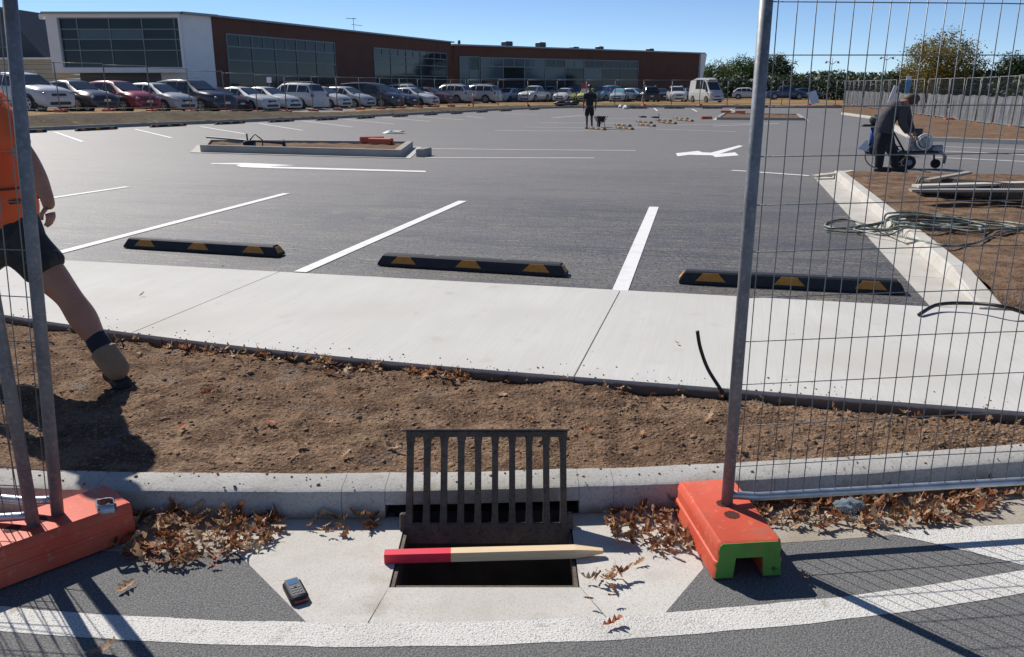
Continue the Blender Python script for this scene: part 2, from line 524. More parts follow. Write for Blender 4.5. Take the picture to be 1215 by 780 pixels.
# ------------------------------------------------------------------ lines of the ground plan (metres)
def kerb_y(x):
    return 3.09 + 0.03 * (x + 0.9) ** 2          # back edge of the road kerb


def path_front(x):
    return 4.31 - 0.24 * x + (0.03 * x * x if x < 0 else 0.0)


def path_back(x):
    return 6.391 - 0.236 * x


ROAD_Z = -0.124
PIT = (-0.41, 0.225, 2.485, 2.945)     # x0, x1, y0, y1 of the drain opening

# ------------------------------------------------------------------ ground, road, kerb
g = MB()
g.add([(-1500, -60, -0.62), (1500, -60, -0.62), (1500, 2500, -0.62), (-1500, 2500, -0.62)], [(0, 1, 2, 3)])
struct(g.build('ground', m['bank']))

g = MB()
g.add([(-9, -8, ROAD_Z), (PIT[0] - 0.05, -8, ROAD_Z), (PIT[0] - 0.05, 3.0, ROAD_Z), (-9, 3.0, ROAD_Z)], [(0, 1, 2, 3)])
g.add([(PIT[1] + 0.05, -8, ROAD_Z), (9, -8, ROAD_Z), (9, 4.6, ROAD_Z), (PIT[1] + 0.05, 3.0, ROAD_Z)], [(0, 1, 2, 3)])
g.add([(PIT[0] - 0.05, -8, ROAD_Z), (PIT[1] + 0.05, -8, ROAD_Z), (PIT[1] + 0.05, PIT[2] - 0.03, ROAD_Z), (PIT[0] - 0.05, PIT[2] - 0.03, ROAD_Z)], [(0, 1, 2, 3)])
road = struct(g.build('road', m['asphalt_old']))

# gutter strip along the kerb and the wider concrete apron round the drain
def gut(u, v, x0, x1, w0):
    x = x0 + (x1 - x0) * u
    y1 = kerb_y(x) - 0.13
    return (x, y1 - w0 * (1 - v), ROAD_Z + 0.0009)
gutter = struct(link('gutter', None))
MB().grid(lambda u, v: gut(u, v, -9, -1.02, 0.26), 40, 1).build('gutter_strip', m['concrete_gutter'], gutter)
MB().grid(lambda u, v: gut(u, v, 0.66, 8, 0.30), 40, 1).build('gutter_strip', m['concrete_gutter'], gutter)

LINE_Y = lambda x: 2.228 + 0.06 * (x + 0.45) ** 2
az = ROAD_Z + 0.0007
x0, x1, y0, y1 = PIT
back = lambda x: kerb_y(x) - 0.135
apron = struct(link('drain_apron', None))
G_ = 0.004
for poly in (
    # left wing, left front, front, right front, right wing
    [(-1.02, back(-1.02)), (-1.02, back(-1.02) - 0.24), (-0.98, back(-1.0) - 0.27), (-0.60, 2.235), (-0.53, LINE_Y(-.53) - .056), (-0.478, LINE_Y(-.478) - .056), (x0 - G_, y0 + 0.0), (x0 - G_, back(x0))],
    [(x0 - G_, y0 - G_), (-0.470, LINE_Y(-.47) - .056), (-0.2, LINE_Y(-.2) - .056), (0.05, LINE_Y(.05) - .056), (0.34, LINE_Y(.34) - .056), (x1 + G_, y0 - G_)],
    [(x1 + G_, y0), (0.347, LINE_Y(.347) - .056), (0.40, LINE_Y(.40) - .056), (0.45, 2.28), (0.67, 2.60), (0.67, back(0.67)), (x1 + G_, back(x1))],
):
    MB().prism(poly, az - 0.09, az).build('concrete_slab', m['concrete_apron'], apron)

# painted edge line and the diverging stripe beside it
def line_pt(u, v, xa, xb, wd=0.118):
    x = xa + (xb - xa) * u
    wob = 0.006 * noise.noise((x * 5, v * 3, 0)) + 0.0025 * noise.noise((x * 40, v * 9, 4))
    return (x, LINE_Y(x) + wd * (v - 0.5) + wob, ROAD_Z + 0.0014)
MB().grid(lambda u, v: line_pt(u, v, -7, 7), 500, 1).build('edge_line', m['paint_worn'], road)
q = [G(px, py, ROAD_Z) for px, py in ((1048, 632), (1093, 642), (1150, 655), (1230, 675), (1330, 700), (1330, 617), (1215, 622), (1130, 627))]
MB().sheet([(a.x, a.y) for a in q], ROAD_Z + 0.0019).build('diverging_stripe', m['paint_worn'], road)

# the drain pit
pit = thing('drain_pit', 'open concrete stormwater pit under the raised grate', 'drain', (0, 0, 0))
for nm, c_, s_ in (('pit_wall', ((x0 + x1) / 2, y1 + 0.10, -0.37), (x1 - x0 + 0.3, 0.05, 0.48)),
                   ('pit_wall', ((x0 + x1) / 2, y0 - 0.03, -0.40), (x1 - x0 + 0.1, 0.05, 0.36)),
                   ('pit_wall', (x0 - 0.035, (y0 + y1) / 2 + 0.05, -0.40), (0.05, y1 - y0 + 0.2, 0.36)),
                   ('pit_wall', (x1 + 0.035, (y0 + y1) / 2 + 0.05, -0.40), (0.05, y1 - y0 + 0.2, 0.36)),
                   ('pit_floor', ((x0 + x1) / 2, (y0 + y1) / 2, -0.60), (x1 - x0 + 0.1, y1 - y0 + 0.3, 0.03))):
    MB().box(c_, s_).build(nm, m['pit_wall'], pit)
fr = MB()
fr.box((x0 + 0.007, (y0 + y1) / 2, az - 0.03), (0.012, y1 - y0, 0.05))
fr.box((x1 - 0.007, (y0 + y1) / 2, az - 0.03), (0.012, y1 - y0, 0.05))
fr.box(((x0 + x1) / 2, y0 + 0.012, az - 0.035), (x1 - x0, 0.022, 0.05))
fr.build('steel_frame', m['cast_iron'], pit)

# kerb in poured sections; over the drain only a lintel
kerb = struct(link('kerb', None))
def kerb_sec(xa, xb, zb, n=10):
    prof = [(-0.15, zb), (-0.15 + 0.006, -0.028), (-0.138, -0.010), (-0.12, 0.0), (0.0, 0.002), (0.0, zb)]
    k = MB()
    pts = []
    for i in range(n + 1):
        x = xa + (xb - xa) * i / n
        for dy, z in prof:
            jit = 0.003 * noise.noise((x * 3.1, dy * 9, z * 7)) + 0.0015 * noise.noise((x * 17, dy * 30, z * 30))
            pts.append((x, kerb_y(x) + dy + jit, z + (jit if z > -0.05 else 0)))
    L_ = len(prof)
    fs = [(i * L_ + j, i * L_ + (j + 1) % L_, (i + 1) * L_ + (j + 1) % L_, (i + 1) * L_ + j) for i in range(n) for j in range(L_)]
    fs += [tuple(range(L_ - 1, -1, -1)), tuple(n * L_ + j for j in range(L_))]
    k.add(pts, [tuple(reversed(f)) for f in fs])
    return k
cuts = [-8, -5.8, -4.1, -2.75, -1.62, -0.66, -0.492, 0.262, 0.40, 1.05, 1.72, 2.9, 4.3, 6.0, 8.0]
for a, b in zip(cuts[:-1], cuts[1:]):
    over = (a, b) == (-0.492, 0.262)
    kerb_sec(a + 0.0009, b - 0.0009, -0.062 if over else -0.30, 24).build('kerb_section', m['concrete_kerb'], kerb, 40)

# ------------------------------------------------------------------ soil verge between kerb and footpath
def soil_h(x, y):
    y0_, y1_ = kerb_y(x), path_front(x)
    v = (y - y0_) / max(0.2, y1_ - y0_)
    base = -0.012 - 0.035 * v + 0.022 * math.sin(math.pi * min(1, max(0, v)))
    n = 0.030 * noise.noise((x * 1.6, y * 1.9, 3)) + 0.018 * noise.noise((x * 5.0, y * 5.0, 7)) + 0.010 * noise.noise((x * 14, y * 14, 1))
    n += (0.004 + 0.020 * max(0, noise.noise((x * 1.3, y * 1.7, 30)))) * max(0, noise.noise((x * 26, y * 26, 5))) + 0.009 * max(0, noise.noise((x * 55, y * 55, 9))) + 0.003 * noise.noise((x * 110, y * 110, 2))
    edge = min(1.0, max(0.0, v / 0.12)) * 0.8 + 0.2
    return base + n * edge
def soil_fn(u, v):
    x = -4.4 + 8.8 * u
    ya, yb = kerb_y(x) - 0.004, path_front(x) + 0.03
    y = ya + (yb - ya) * v
    return (x, y, soil_h(x, y))
struct(MB().grid(soil_fn, 1200, 190).build('soil_verge', m['soil'], None, True))

def rock(mb, c, r, sd):
    """a small irregular lump"""
    t = (1 + 5 ** 0.5) / 2
    vs_ = [(-1, t, 0), (1, t, 0), (-1, -t, 0), (1, -t, 0), (0, -1, t), (0, 1, t), (0, -1, -t), (0, 1, -t), (t, 0, -1), (t, 0, 1), (-t, 0, -1), (-t, 0, 1)]
    fs = [(0, 11, 5), (0, 5, 1), (0, 1, 7), (0, 7, 10), (0, 10, 11), (1, 5, 9), (5, 11, 4), (11, 10, 2), (10, 7, 6), (7, 1, 8), (3, 9, 4), (3, 4, 2), (3, 2, 6), (3, 6, 8), (3, 8, 9), (4, 9, 5), (2, 4, 11), (6, 2, 10), (8, 6, 7), (9, 8, 1)]
    rnd = random.Random(sd)
    a = rnd.random() * 6
    sx, sy, sz = rnd.uniform(.7, 1.3), rnd.uniform(.7, 1.2), rnd.uniform(.5, .9)
    out = []
    for x, y, z in vs_:
        k = r / 1.9 * rnd.uniform(0.75, 1.25)
        X, Y = x * sx * k, y * sy * k
        out.append((c[0] + X * math.cos(a) - Y * math.sin(a), c[1] + X * math.sin(a) + Y * math.cos(a), c[2] + z * sz * k))
    mb.add(out, fs)
cl = MB()
rnd = random.Random(3)
for i in range(5600):
    x = rnd.uniform(-3.6, 3.6)
    v = rnd.uniform(0.03, 0.97)
    y = kerb_y(x) + (path_front(x) - kerb_y(x)) * v
    r = 0.0028 + 0.011 * rnd.random() ** 2.8
    if rnd.random() < 0.004:
        r = rnd.uniform(0.014, 0.026)
    rock(cl, (x, y, soil_h(x, y) - r * 0.05), r, i)
for i in range(420):
    x = rnd.uniform(-3.4, 3.4)
    y = path_front(x) + 0.004 + 0.22 * rnd.random() ** 2.6
    r = 0.0016 + 0.005 * rnd.random() ** 3
    rock(cl, (x, y, 0.012 + r * 0.4), r, i + 20000)
for i in range(260):
    x = rnd.uniform(-2.2, 2.4)
    y = kerb_y(x) - 0.13 * rnd.random() ** 1.6
    r = 0.0016 + 0.006 * rnd.random() ** 3
    rock(cl, (x, y, 0.001 + r * 0.4), r, i + 30000)
tag(cl.build('soil_clods', m['clod'], None, True), 'loose clods and crumbs of brown soil on the verge', 'soil', kind='stuff')

# ------------------------------------------------------------------ footpath slabs
footpath = struct(link('footpath', None))
jd = Vector((math.sin(JOINT), math.cos(JOINT)))
FP_Z = 0.012
def path_pt(s, v):
    """s: x on the back edge where the joint starts"""
    yb = path_back(s)
    p = Vector((s, yb))
    lo, hi = 0.0, 4.0
    for _ in range(30):
        mid = (lo + hi) / 2
        q_ = p - jd * mid
        if q_.y > path_front(q_.x):
            lo = mid
        else:
            hi = mid
    return p - jd * (lo * v)
JX = [-1.93 - 2.72 * 2, -1.93 - 2.72, -1.93, 0.82, 3.55, 6.3, 9.0]
for a, b in zip(JX[:-1], JX[1:]):
    k = MB()
    def fn(u, v, a=a, b=b):
        q_ = path_pt(a + 0.004 + (b - a - 0.008) * u, v)
        return (q_.x, q_.y, FP_Z + 0.0008 * noise.noise((q_.x * 2, q_.y * 2, 0)))
    n = 22
    k.grid(fn, n, 6)
    top = [fn(i / n, 0) for i in range(n + 1)] + [fn(1, j / 6) for j in range(1, 7)] + [fn(1 - i / n, 1) for i in range(1, n + 1)] + [fn(0, 1 - j / 6) for j in range(1, 6)]
    L_ = len(top)
    lo_ = [(p[0], p[1], -0.14) for p in top]
    mid_ = [(p[0], p[1], p[2] - 0.0001) for p in top]
    k.add(mid_ + lo_, [(i, L_ + i, L_ + (i + 1) % L_, (i + 1) % L_) for i in range(L_)])
    k.build('concrete_slab', m['concrete_path'], footpath)

# ------------------------------------------------------------------ car park
def lot_fn(u, v):
    x = -75 + 150 * u
    ya = path_back(x) + 0.003 if abs(x) < 12 else path_back(12 if x > 0 else -12)
    y = ya + (100 - ya) * v ** 1.6
    return (x, y, lot_z(x, y))
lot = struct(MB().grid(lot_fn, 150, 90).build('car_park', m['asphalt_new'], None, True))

def pline(a, b, wd=0.1, name='painted_line'):
    p, q_ = G(*a), G(*b)
    MB().strip(p, q_, wd, lot_z, 10, 0.006).build(name, m['paint'], lot)
for a, b, wd in (((68, 301), (340, 230), .115), ((356, 323.5), (549, 239), .115), ((734.5, 348.5), (776, 246), .12), ((0, 244.5), (152, 222), .115),
                 ((65, 157), (98, 168.5), .11), ((160, 153.5), (204, 164), .11), ((238, 150.5), (290, 159), .11), ((307, 146.7), (359, 155), .11), ((359, 143.8), (418, 151), .11),
                 ((408, 141.8), (468, 147.5), .11), ((453, 139.3), (511, 144.5), .11), ((495, 138.3), (550, 142.5), .11), ((553, 138.3), (574, 140.3), .11), ((594, 134.4), (639, 136.3), .11),
                 ((512, 176.8), (754, 179), .12), ((505, 187.4), (705, 187.9), .12), ((655, 140), (692, 137.3), .14), ((586, 155), (735, 155.7), .12), ((624, 151), (770, 152), .12), ((778, 153.6), (874, 156.5), .12),
                 ((716, 141), (845, 141.6), .12), ((640, 146), (770, 146.6), .12), ((846, 149.8), (924, 146.8), .12), ((800, 148.5), (890, 147), .12),
                 ((776, 128.6), (780, 131.8), .12), ((821, 129.5), (827, 132.6), .12), ((866, 130), (873, 132.8), .12),
                 ((1092, 173.4), (1300, 181), .12), ((1099, 178.8), (1300, 188), .12), ((1105, 187), (1300, 196), .12), ((868, 202.5), (960, 209), .12)):
    pline(a, b, wd)
for poly in ([(757, 478), (765, 495), (830, 487), (960, 490), (975, 500), (1105, 490), (1085, 473), (1000, 481), (1130, 438), (1108, 434), (950, 475), (905, 473), (880, 465)],):
    q = [G(640 + a / 4.673, 80 + b / 4.673) for a, b in poly]
    MB().sheet([(a.x, a.y) for a in q], lambda x, y: lot_z(x, y) + 0.006).build('painted_arrow', m['paint'], lot)
q = [G(200 + a / 3.375, 120 + b / 3.375) for a, b in [(170, 251), (300, 249), (365, 251), (510, 259), (400, 263), (1030, 281), (1030, 286), (390, 270), (290, 266), (270, 259), (285, 255.5), (170, 254)]]
MB().sheet([(a.x, a.y) for a in q], lambda x, y: lot_z(x, y) + 0.006).build('painted_arrow', m['paint'], lot)

# ------------------------------------------------------------------ planter on the right with its kerb and channel
KA, KB = Vector((2.94, 5.715)), Vector((5.15, 14.55))
kd = (KB - KA).normalized()
kn = Vector((kd.y, -kd.x))              # to the right, into the planter
def planter_h(x, y):
    return 0.098 + 0.02 * noise.noise((x * 0.9, y * 0.9, 2)) + 0.02 * noise.noise((x * 3, y * 3, 5)) + 0.010 * noise.noise((x * 9, y * 9, 5)) + 0.006 * noise.noise((x * 25, y * 25, 5))
def planter_fn(u, v):
    L_ = (KB - KA).length
    s_ = -0.25 + (L_ + 0.1 + 0.25) * v
    o = KA + kd * s_ + kn * 0.46
    e = o + Vector((1, -0.236 * 1)) .normalized() * 12
    q_ = o.lerp(e, u)
    if q_.y < path_back(q_.x) + 0.0:
        q_.y = path_back(q_.x)
    dp = (q_.y - path_back(q_.x)) * 0.97
    return (q_.x, q_.y, (planter_h(q_.x, q_.y) if u > 0 else 0.095) * (0.06 + 0.94 * ss(0.0, 0.45, dp)) - 0.004)
struct(MB().grid(planter_fn, 190, 150).build('planter_soil', m['soil'], None, True))
pk = struct(link('planter_kerb', None))
def ext_section(mb, prof, a, b):
    """extrude a (offset, z) profile from a to b (2D), offset to the right of travel"""
    d = (b - a).normalized()
    n_ = Vector((d.y, -d.x))
    pts = [(p.x + n_.x * o, p.y + n_.y * o, z + lot_z(p.x, p.y)) for p in (a, b) for o, z in prof]
    L_ = len(prof)
    fs = [(j, (j + 1) % L_, L_ + (j + 1) % L_, L_ + j) for j in range(L_)] + [tuple(range(L_ - 1, -1, -1)), tuple(L_ + j for j in range(L_))]
    mb.add(pts, fs)
prof_g = [(0, -0.1), (0, 0.012), (0.30, 0.004), (0.30, -0.1)]
prof_k = [(0.302, -0.1), (0.305, 0.02), (0.325, 0.098), (0.345, 0.112), (0.455, 0.114), (0.465, 0.105), (0.465, -0.1)]
Lk = (KB - KA).length
nsec = 9
for i in range(nsec):
    a, b = KA + kd * (Lk * i / nsec + 0.004), KA + kd * (Lk * (i + 1) / nsec - 0.004)
    k = MB(); ext_section(k, prof_g, a, b); k.build('channel_section', m['concrete_bright'], pk)
    k = MB(); ext_section(k, prof_k, a, b)
    if i == 0:
        k.v = [(x, y, (z * 0.22 if (z > 0.03 and j < len(prof_k)) else z)) for j, (x, y, z) in enumerate(k.v)]
    k.build('kerb_section', m['concrete_bright'], pk)
# wing of concrete where the channel meets the footpath
# cross kerb closing the planter at its far end, and the pale edging strip laid in front of it
xe = KB + kn * 0.0
cross = Vector((kd.y, -kd.x))
k = MB(); ext_section(k, [(-0.02, -0.1), (-0.02, 0.05), (0.1, 0.05), (0.1, -0.1)], KB + kd * 0.12 + kn * 0.1, KB + kd * 0.12 + kn * 14)
k.build('edging_strip', m['concrete_bright'], pk)

# ------------------------------------------------------------------ traffic island with kerb, apron and soil
def island(name, poly, kz, soil_z, kw=0.16, apron_w=0.0):
    rt = struct(link(name, None))
    c = Vector((sum(p[0] for p in poly) / len(poly), sum(p[1] for p in poly) / len(poly)))
    inner = []
    n = len(poly)
    for i in range(n):
        p = Vector(poly[i]); a = Vector(poly[i - 1]); b = Vector(poly[(i + 1) % n])
        d1, d2 = (p - a).normalized(), (b - p).normalized()
        n1, n2 = Vector((-d1.y, d1.x)), Vector((-d2.y, d2.x))
        bi = (n1 + n2).normalized()
        if bi.dot(c - p) < 0:
            bi = -bi
        inner.append(p + bi * kw / max(0.4, abs(bi.dot(n1))))
    for i in range(n):
        j = (i + 1) % n
        MB().prism([poly[i], poly[j], tuple(inner[j]), tuple(inner[i])], lambda x, y: lot_z(x, y) - 0.05, lambda x, y: lot_z(x, y) + kz).build('kerb_section', m['concrete_far'], rt)
    def fn(u, v):
        a = inner[0].lerp(inner[1], u); b = inner[3].lerp(inner[2], u) if n == 4 else inner[-1].lerp(inner[2], u)
        q_ = a.lerp(b, v)
        return (q_.x, q_.y, lot_z(q_.x, q_.y) + soil_z + 0.035 * noise.noise((q_.x * 2.2, q_.y * 2.2, 1)) + 0.02 * noise.noise((q_.x * 7, q_.y * 7, 1)))
    MB().grid(fn, 50, 20).build('island_soil', m['soil_far'], rt, True)
    if apron_w:
        ap = []
        for i in range(n):
            ap.append(tuple(Vector(poly[i]) + (Vector(poly[i]) - inner[i]) * (apron_w / kw)))
        for i in range(n):
            j = (i + 1) % n
            MB().prism([ap[i], ap[j], poly[j], poly[i]], lambda x, y: lot_z(x, y) - 0.05, lambda x, y: lot_z(x, y) + 0.012).build('channel_section', m['concrete_bright'], rt)
    return rt
pts = [G(238, 181), G(476, 187.5), G(490, 175.5), G(244, 173.5)]
island('traffic_island', [(p.x, p.y) for p in pts], 0.17, 0.11, 0.16, 0.22)
pts = [G(850, 142.5), G(955, 143.3), G(948, 138.2), G(858, 137)]
island('far_island', [(p.x, p.y) for p in pts], 0.15, 0.10, 0.16, 0.2)

# ------------------------------------------------------------------ banks round the car park
def bank_z(x, y):
    return 0.38 - 0.45 * ss(36, 52, y) * ss(-30, -17, x) - 0.09 * ss(52, 72, y) - 0.20 * ss(80, 100, y)
EDGE_PX = [(40, 156), (107, 153), (200, 149), (275, 146), (335, 143.4), (389, 141.3), (434, 139.2), (475, 137.3), (511, 135.4), (542, 134), (572, 132.3), (597, 131), (634, 129.5), (660, 128.6), (700, 128), (760, 127.8), (830, 128), (900, 128), (960, 128.4)]
EDGE = [G(*p).xy for p in EDGE_PX]
d0 = (EDGE[2] - EDGE[0]).normalized()
EDGE = [EDGE[0] - d0 * 14] + EDGE + [Vector((40, EDGE[-1].y + 0.5))]
def edge_at(u):
    f_ = u * (len(EDGE) - 1)
    i = min(int(f_), len(EDGE) - 2)
    return EDGE[i].lerp(EDGE[i + 1], f_ - i)
def edge_n(u):
    a, b = edge_at(max(0, u - 0.09)), edge_at(min(1, u + 0.09))
    d = (b - a).normalized()
    return Vector((-d.y, d.x))
DS = [0, 0.35, 0.7, 1.1, 1.6, 2.2, 3, 4, 5.5, 7, 9, 12, 16, 22, 30, 40, 55, 75, 100, 150, 250, 500]
def bank_fn(u, v):
    d = DS[min(len(DS) - 1, int(round(v * (len(DS) - 1))))]
    q_ = edge_at(u) + edge_n(u) * d
    zl = lot_z(*edge_at(u)) + 0.08
    k = ss(0.2, 3.0, d)
    z = zl * (1 - k) + bank_z(q_.x, q_.y) * k
    z += (0.05 * noise.noise((q_.x * 1.3, q_.y * 1.3, 4)) + 0.04 * noise.noise((q_.x * 4, q_.y * 4, 4))) * (1 if 0 < d < 12 else 0.2)
    return (q_.x, q_.y, z)
bank = MB().grid(bank_fn, 260, len(DS) - 1)
struct(bank.build('grass_bank', m['bank'], None, True))
def bank_soil(u, v):
    W_b = 1.9 + 1.5 * (1 - ss(0.55, 0.75, u))
    q_ = edge_at(u) + edge_n(u) * (W_b * v)
    a = Vector(bank_fn(u, 0))
    d = W_b * v
    zl = lot_z(*edge_at(u)) + 0.08
    k = ss(0.2, 3.0, d)
    z = zl * (1 - k) + bank_z(q_.x, q_.y) * k + 0.05 * noise.noise((q_.x * 1.3, q_.y * 1.3, 4)) + 0.05 * noise.noise((q_.x * 3, q_.y * 3, 8)) + 0.035
    return (q_.x, q_.y, z)
struct(MB().grid(bank_soil, 260, 6).build('bank_soil', m['mulch'], None, True))
ek = struct(link('car_park_kerb', None))
for i in range(len(EDGE) - 1):
    a, b = EDGE[i], EDGE[i + 1]
    k = MB(); ext_section(k, [(-0.12, -0.1), (-0.12, 0.13), (0.0, 0.13), (0.01, 0.10), (0.015, -0.1)], a, b)
    k.build('kerb_section', m['concrete_far'], ek)

# soil bed along the hoarding on the right
rb = [G(998, 136), G(1040, 142), G(1086, 167.5), G(1215, 172), G(1330, 177), G(1330, 150), G(1215, 147), G(1100, 134), G(1000, 124)]
def rbed_fn(u, v):
    A = [rb[0], rb[1], rb[2], rb[3], rb[4]]; B = [rb[8], rb[8].lerp(rb[7], .5), rb[7], rb[6], rb[5]]
    f_ = u * 4; i = min(3, int(f_))
    a = A[i].lerp(A[i + 1], f_ - i); b = B[i].lerp(B[i + 1], f_ - i)
    q_ = a.lerp(b, v)
    return (q_.x, q_.y, lot_z(q_.x, q_.y) + 0.05 + 0.14 * ss(0, 0.5, v) + 0.06 * noise.noise((q_.x, q_.y, 2)) + 0.04 * noise.noise((q_.x * 4, q_.y * 4, 2)))
struct(MB().grid(rbed_fn, 100, 40).build('hoarding_soil', m['soil_far'], None, True))
k_ = struct(link('hoarding_kerb', None))
for i in range(4):
    k = MB(); ext_section(k, [(-0.15, -0.1), (-0.15, 0.13), (0.0, 0.13), (0.01, -0.1)], rb[i].xy, rb[i + 1].xy); k.build('kerb_section', m['concrete_bright'], k_)

# ------------------------------------------------------------------ wheel stops
def make_wheel_stop():
    rt = link('wheel_stop', None)
    L_, b, t, h = 1.65, 0.074, 0.043, 0.095
    k = MB()
    e = 0.05
    vs_ = [(-L_ / 2, -b, 0), (L_ / 2, -b, 0), (L_ / 2, b, 0), (-L_ / 2, b, 0)]
    for zz, ww, ee in ((0.02, b, 0.0), (h - 0.012, t + 0.008, e * 0.85), (h, t - 0.006, e)):
        vs_ += [(-L_ / 2 + ee, -ww, zz), (L_ / 2 - ee, -ww, zz), (L_ / 2 - ee, ww, zz), (-L_ / 2 + ee, ww, zz)]
    fs = [(3, 2, 1, 0), (12, 13, 14, 15)]
    for r_ in range(3):
        for i in range(4):
            j = (i + 1) % 4
            fs.append((r_ * 4 + i, r_ * 4 + j, r_ * 4 + 4 + j, r_ * 4 + 4 + i))
    k.add(vs_, fs)
    k.build('rubber_body', m['rubber'], rt)
    # amber trapezoid reflectors on both long faces and the ends
    for sgn in (-1, 1):
        for xc in (-0.585, 0.0, 0.585):
            q_ = MB()
            def face(x, z, off=0.003):
                f_ = (z - 0.02) / (h - 0.032)
                y = b + (t + 0.008 - b) * f_
                return (x, sgn * (y + off), z + 0.0015)
            a = [face(xc - 0.115, 0.024), face(xc + 0.115, 0.024), face(xc + 0.058, 0.082), face(xc - 0.058, 0.082)]
            c_ = [face(p[0], p[2] - 0.0015, -0.002) for p in a]
            o_ = [(0, 1, 2, 3), (0, 4, 5, 1), (1, 5, 6, 2), (2, 6, 7, 3), (3, 7, 4, 0)]
            q_.add(a + c_, o_ if sgn < 0 else [tuple(reversed(f_)) for f_ in o_])
            q_.build('reflector', m['reflector'], rt)
    for sgn in (-1, 1):
        q_ = MB()
        a = [(sgn * (L_ / 2 - 0.002), -0.05, 0.028), (sgn * (L_ / 2 - 0.002), 0.05, 0.028), (sgn * (L_ / 2 - 0.036), 0.033, 0.080), (sgn * (L_ / 2 - 0.036), -0.033, 0.080)]
        q_.add([(x + sgn * 0.004, y, z) for x, y, z in a] + a, [(0, 1, 2, 3), (0, 4, 5, 1), (1, 5, 6, 2), (2, 6, 7, 3), (3, 7, 4, 0)])
        q_.build('end_reflector', m['reflector'], rt)
    for xc in (-0.3, 0.3):
        MB().disc((xc, 0, h), 0.018, (0, 0, 1), 10, 0.004).build('bolt_head', m['galv'], rt)
    return rt
ws0 = make_wheel_stop()
ws_used = []
def wheel_stop(a, b, label, group, zoff=0.006):
    o = ws0 if not ws_used else copy_tree(ws0)
    ws_used.append(o)
    c = (a + b) / 2
    o.location = (c.x, c.y, lot_z(c.x, c.y) + zoff)
    o.rotation_euler = (0, 0, math.atan2(b.y - a.y, b.x - a.x))
    tag(o, label, 'wheel stop', group)
    return o
ORD = ['first', 'second', 'third', 'fourth', 'fifth', 'sixth', 'seventh', 'eighth', 'ninth', 'tenth', 'eleventh', 'twelfth', 'thirteenth', 'fourteenth', 'fifteenth', 'sixteenth', 'seventeenth', 'eighteenth', 'nineteenth', 'twentieth', 'twenty-first', 'twenty-second', 'twenty-third', 'twenty-fourth']
wheel_stop(G(150, 293), G(337, 304.5), 'black and amber wheel stop nearest the walking worker', 'wheel stops beside the footpath')
wheel_stop(G(456, 314), G(668, 327), 'black and amber wheel stop in the middle bay beside the footpath', 'wheel stops beside the footpath')
wheel_stop(G(812, 335), G(1064, 347.5), 'black and amber wheel stop seen behind the right mesh fence', 'wheel stops beside the footpath')
WS_ROW = [(24, 158.5), (115, 154.8), (200, 150.6), (273, 147.5), (334, 145), (388, 142.8), (434, 140.8), (475, 138.8), (511, 136.9), (542, 135.4), (572, 133.7), (600, 132.2), (634, 130.6)]
for i, p in enumerate(WS_ROW):
    c = G(*p)
    q_ = G(*(WS_ROW[i + 1] if i + 1 < len(WS_ROW) else WS_ROW[i - 1]))
    d = (q_ - c) * (1 if i + 1 < len(WS_ROW) else -1)
    d = Vector((d.x, d.y, 0)).normalized() * 0.825
    wheel_stop(c - d, c + d, 'dark wheel stop below the parked cars, ' + ORD[i] + ' from the left', 'wheel stops along the far kerb')
for i, px in enumerate((756, 800, 845, 884)):
    c = G(px, 129.2)
    wheel_stop(c - Vector((.825, 0, 0)), c + Vector((.825, 0, 0)), 'dark wheel stop along the back kerb, ' + ORD[i] + ' from the left', 'wheel stops along the back kerb')
for i, (px, py) in enumerate([(718, 155), (751, 154.3), (748, 150.6), (777, 150.6), (773, 146.8), (802, 147.6), (796, 144.6), (822, 144.6), (816, 142.2)]):
    c = G(px, py)
    d = Vector((-0.30, 0.95, 0))
    d = d.normalized() * 1.65
    wheel_stop(c + d, c, 'loose wheel stop lying right of the far man, ' + ORD[i] + ' from him', 'loose wheel stops waiting to be laid')

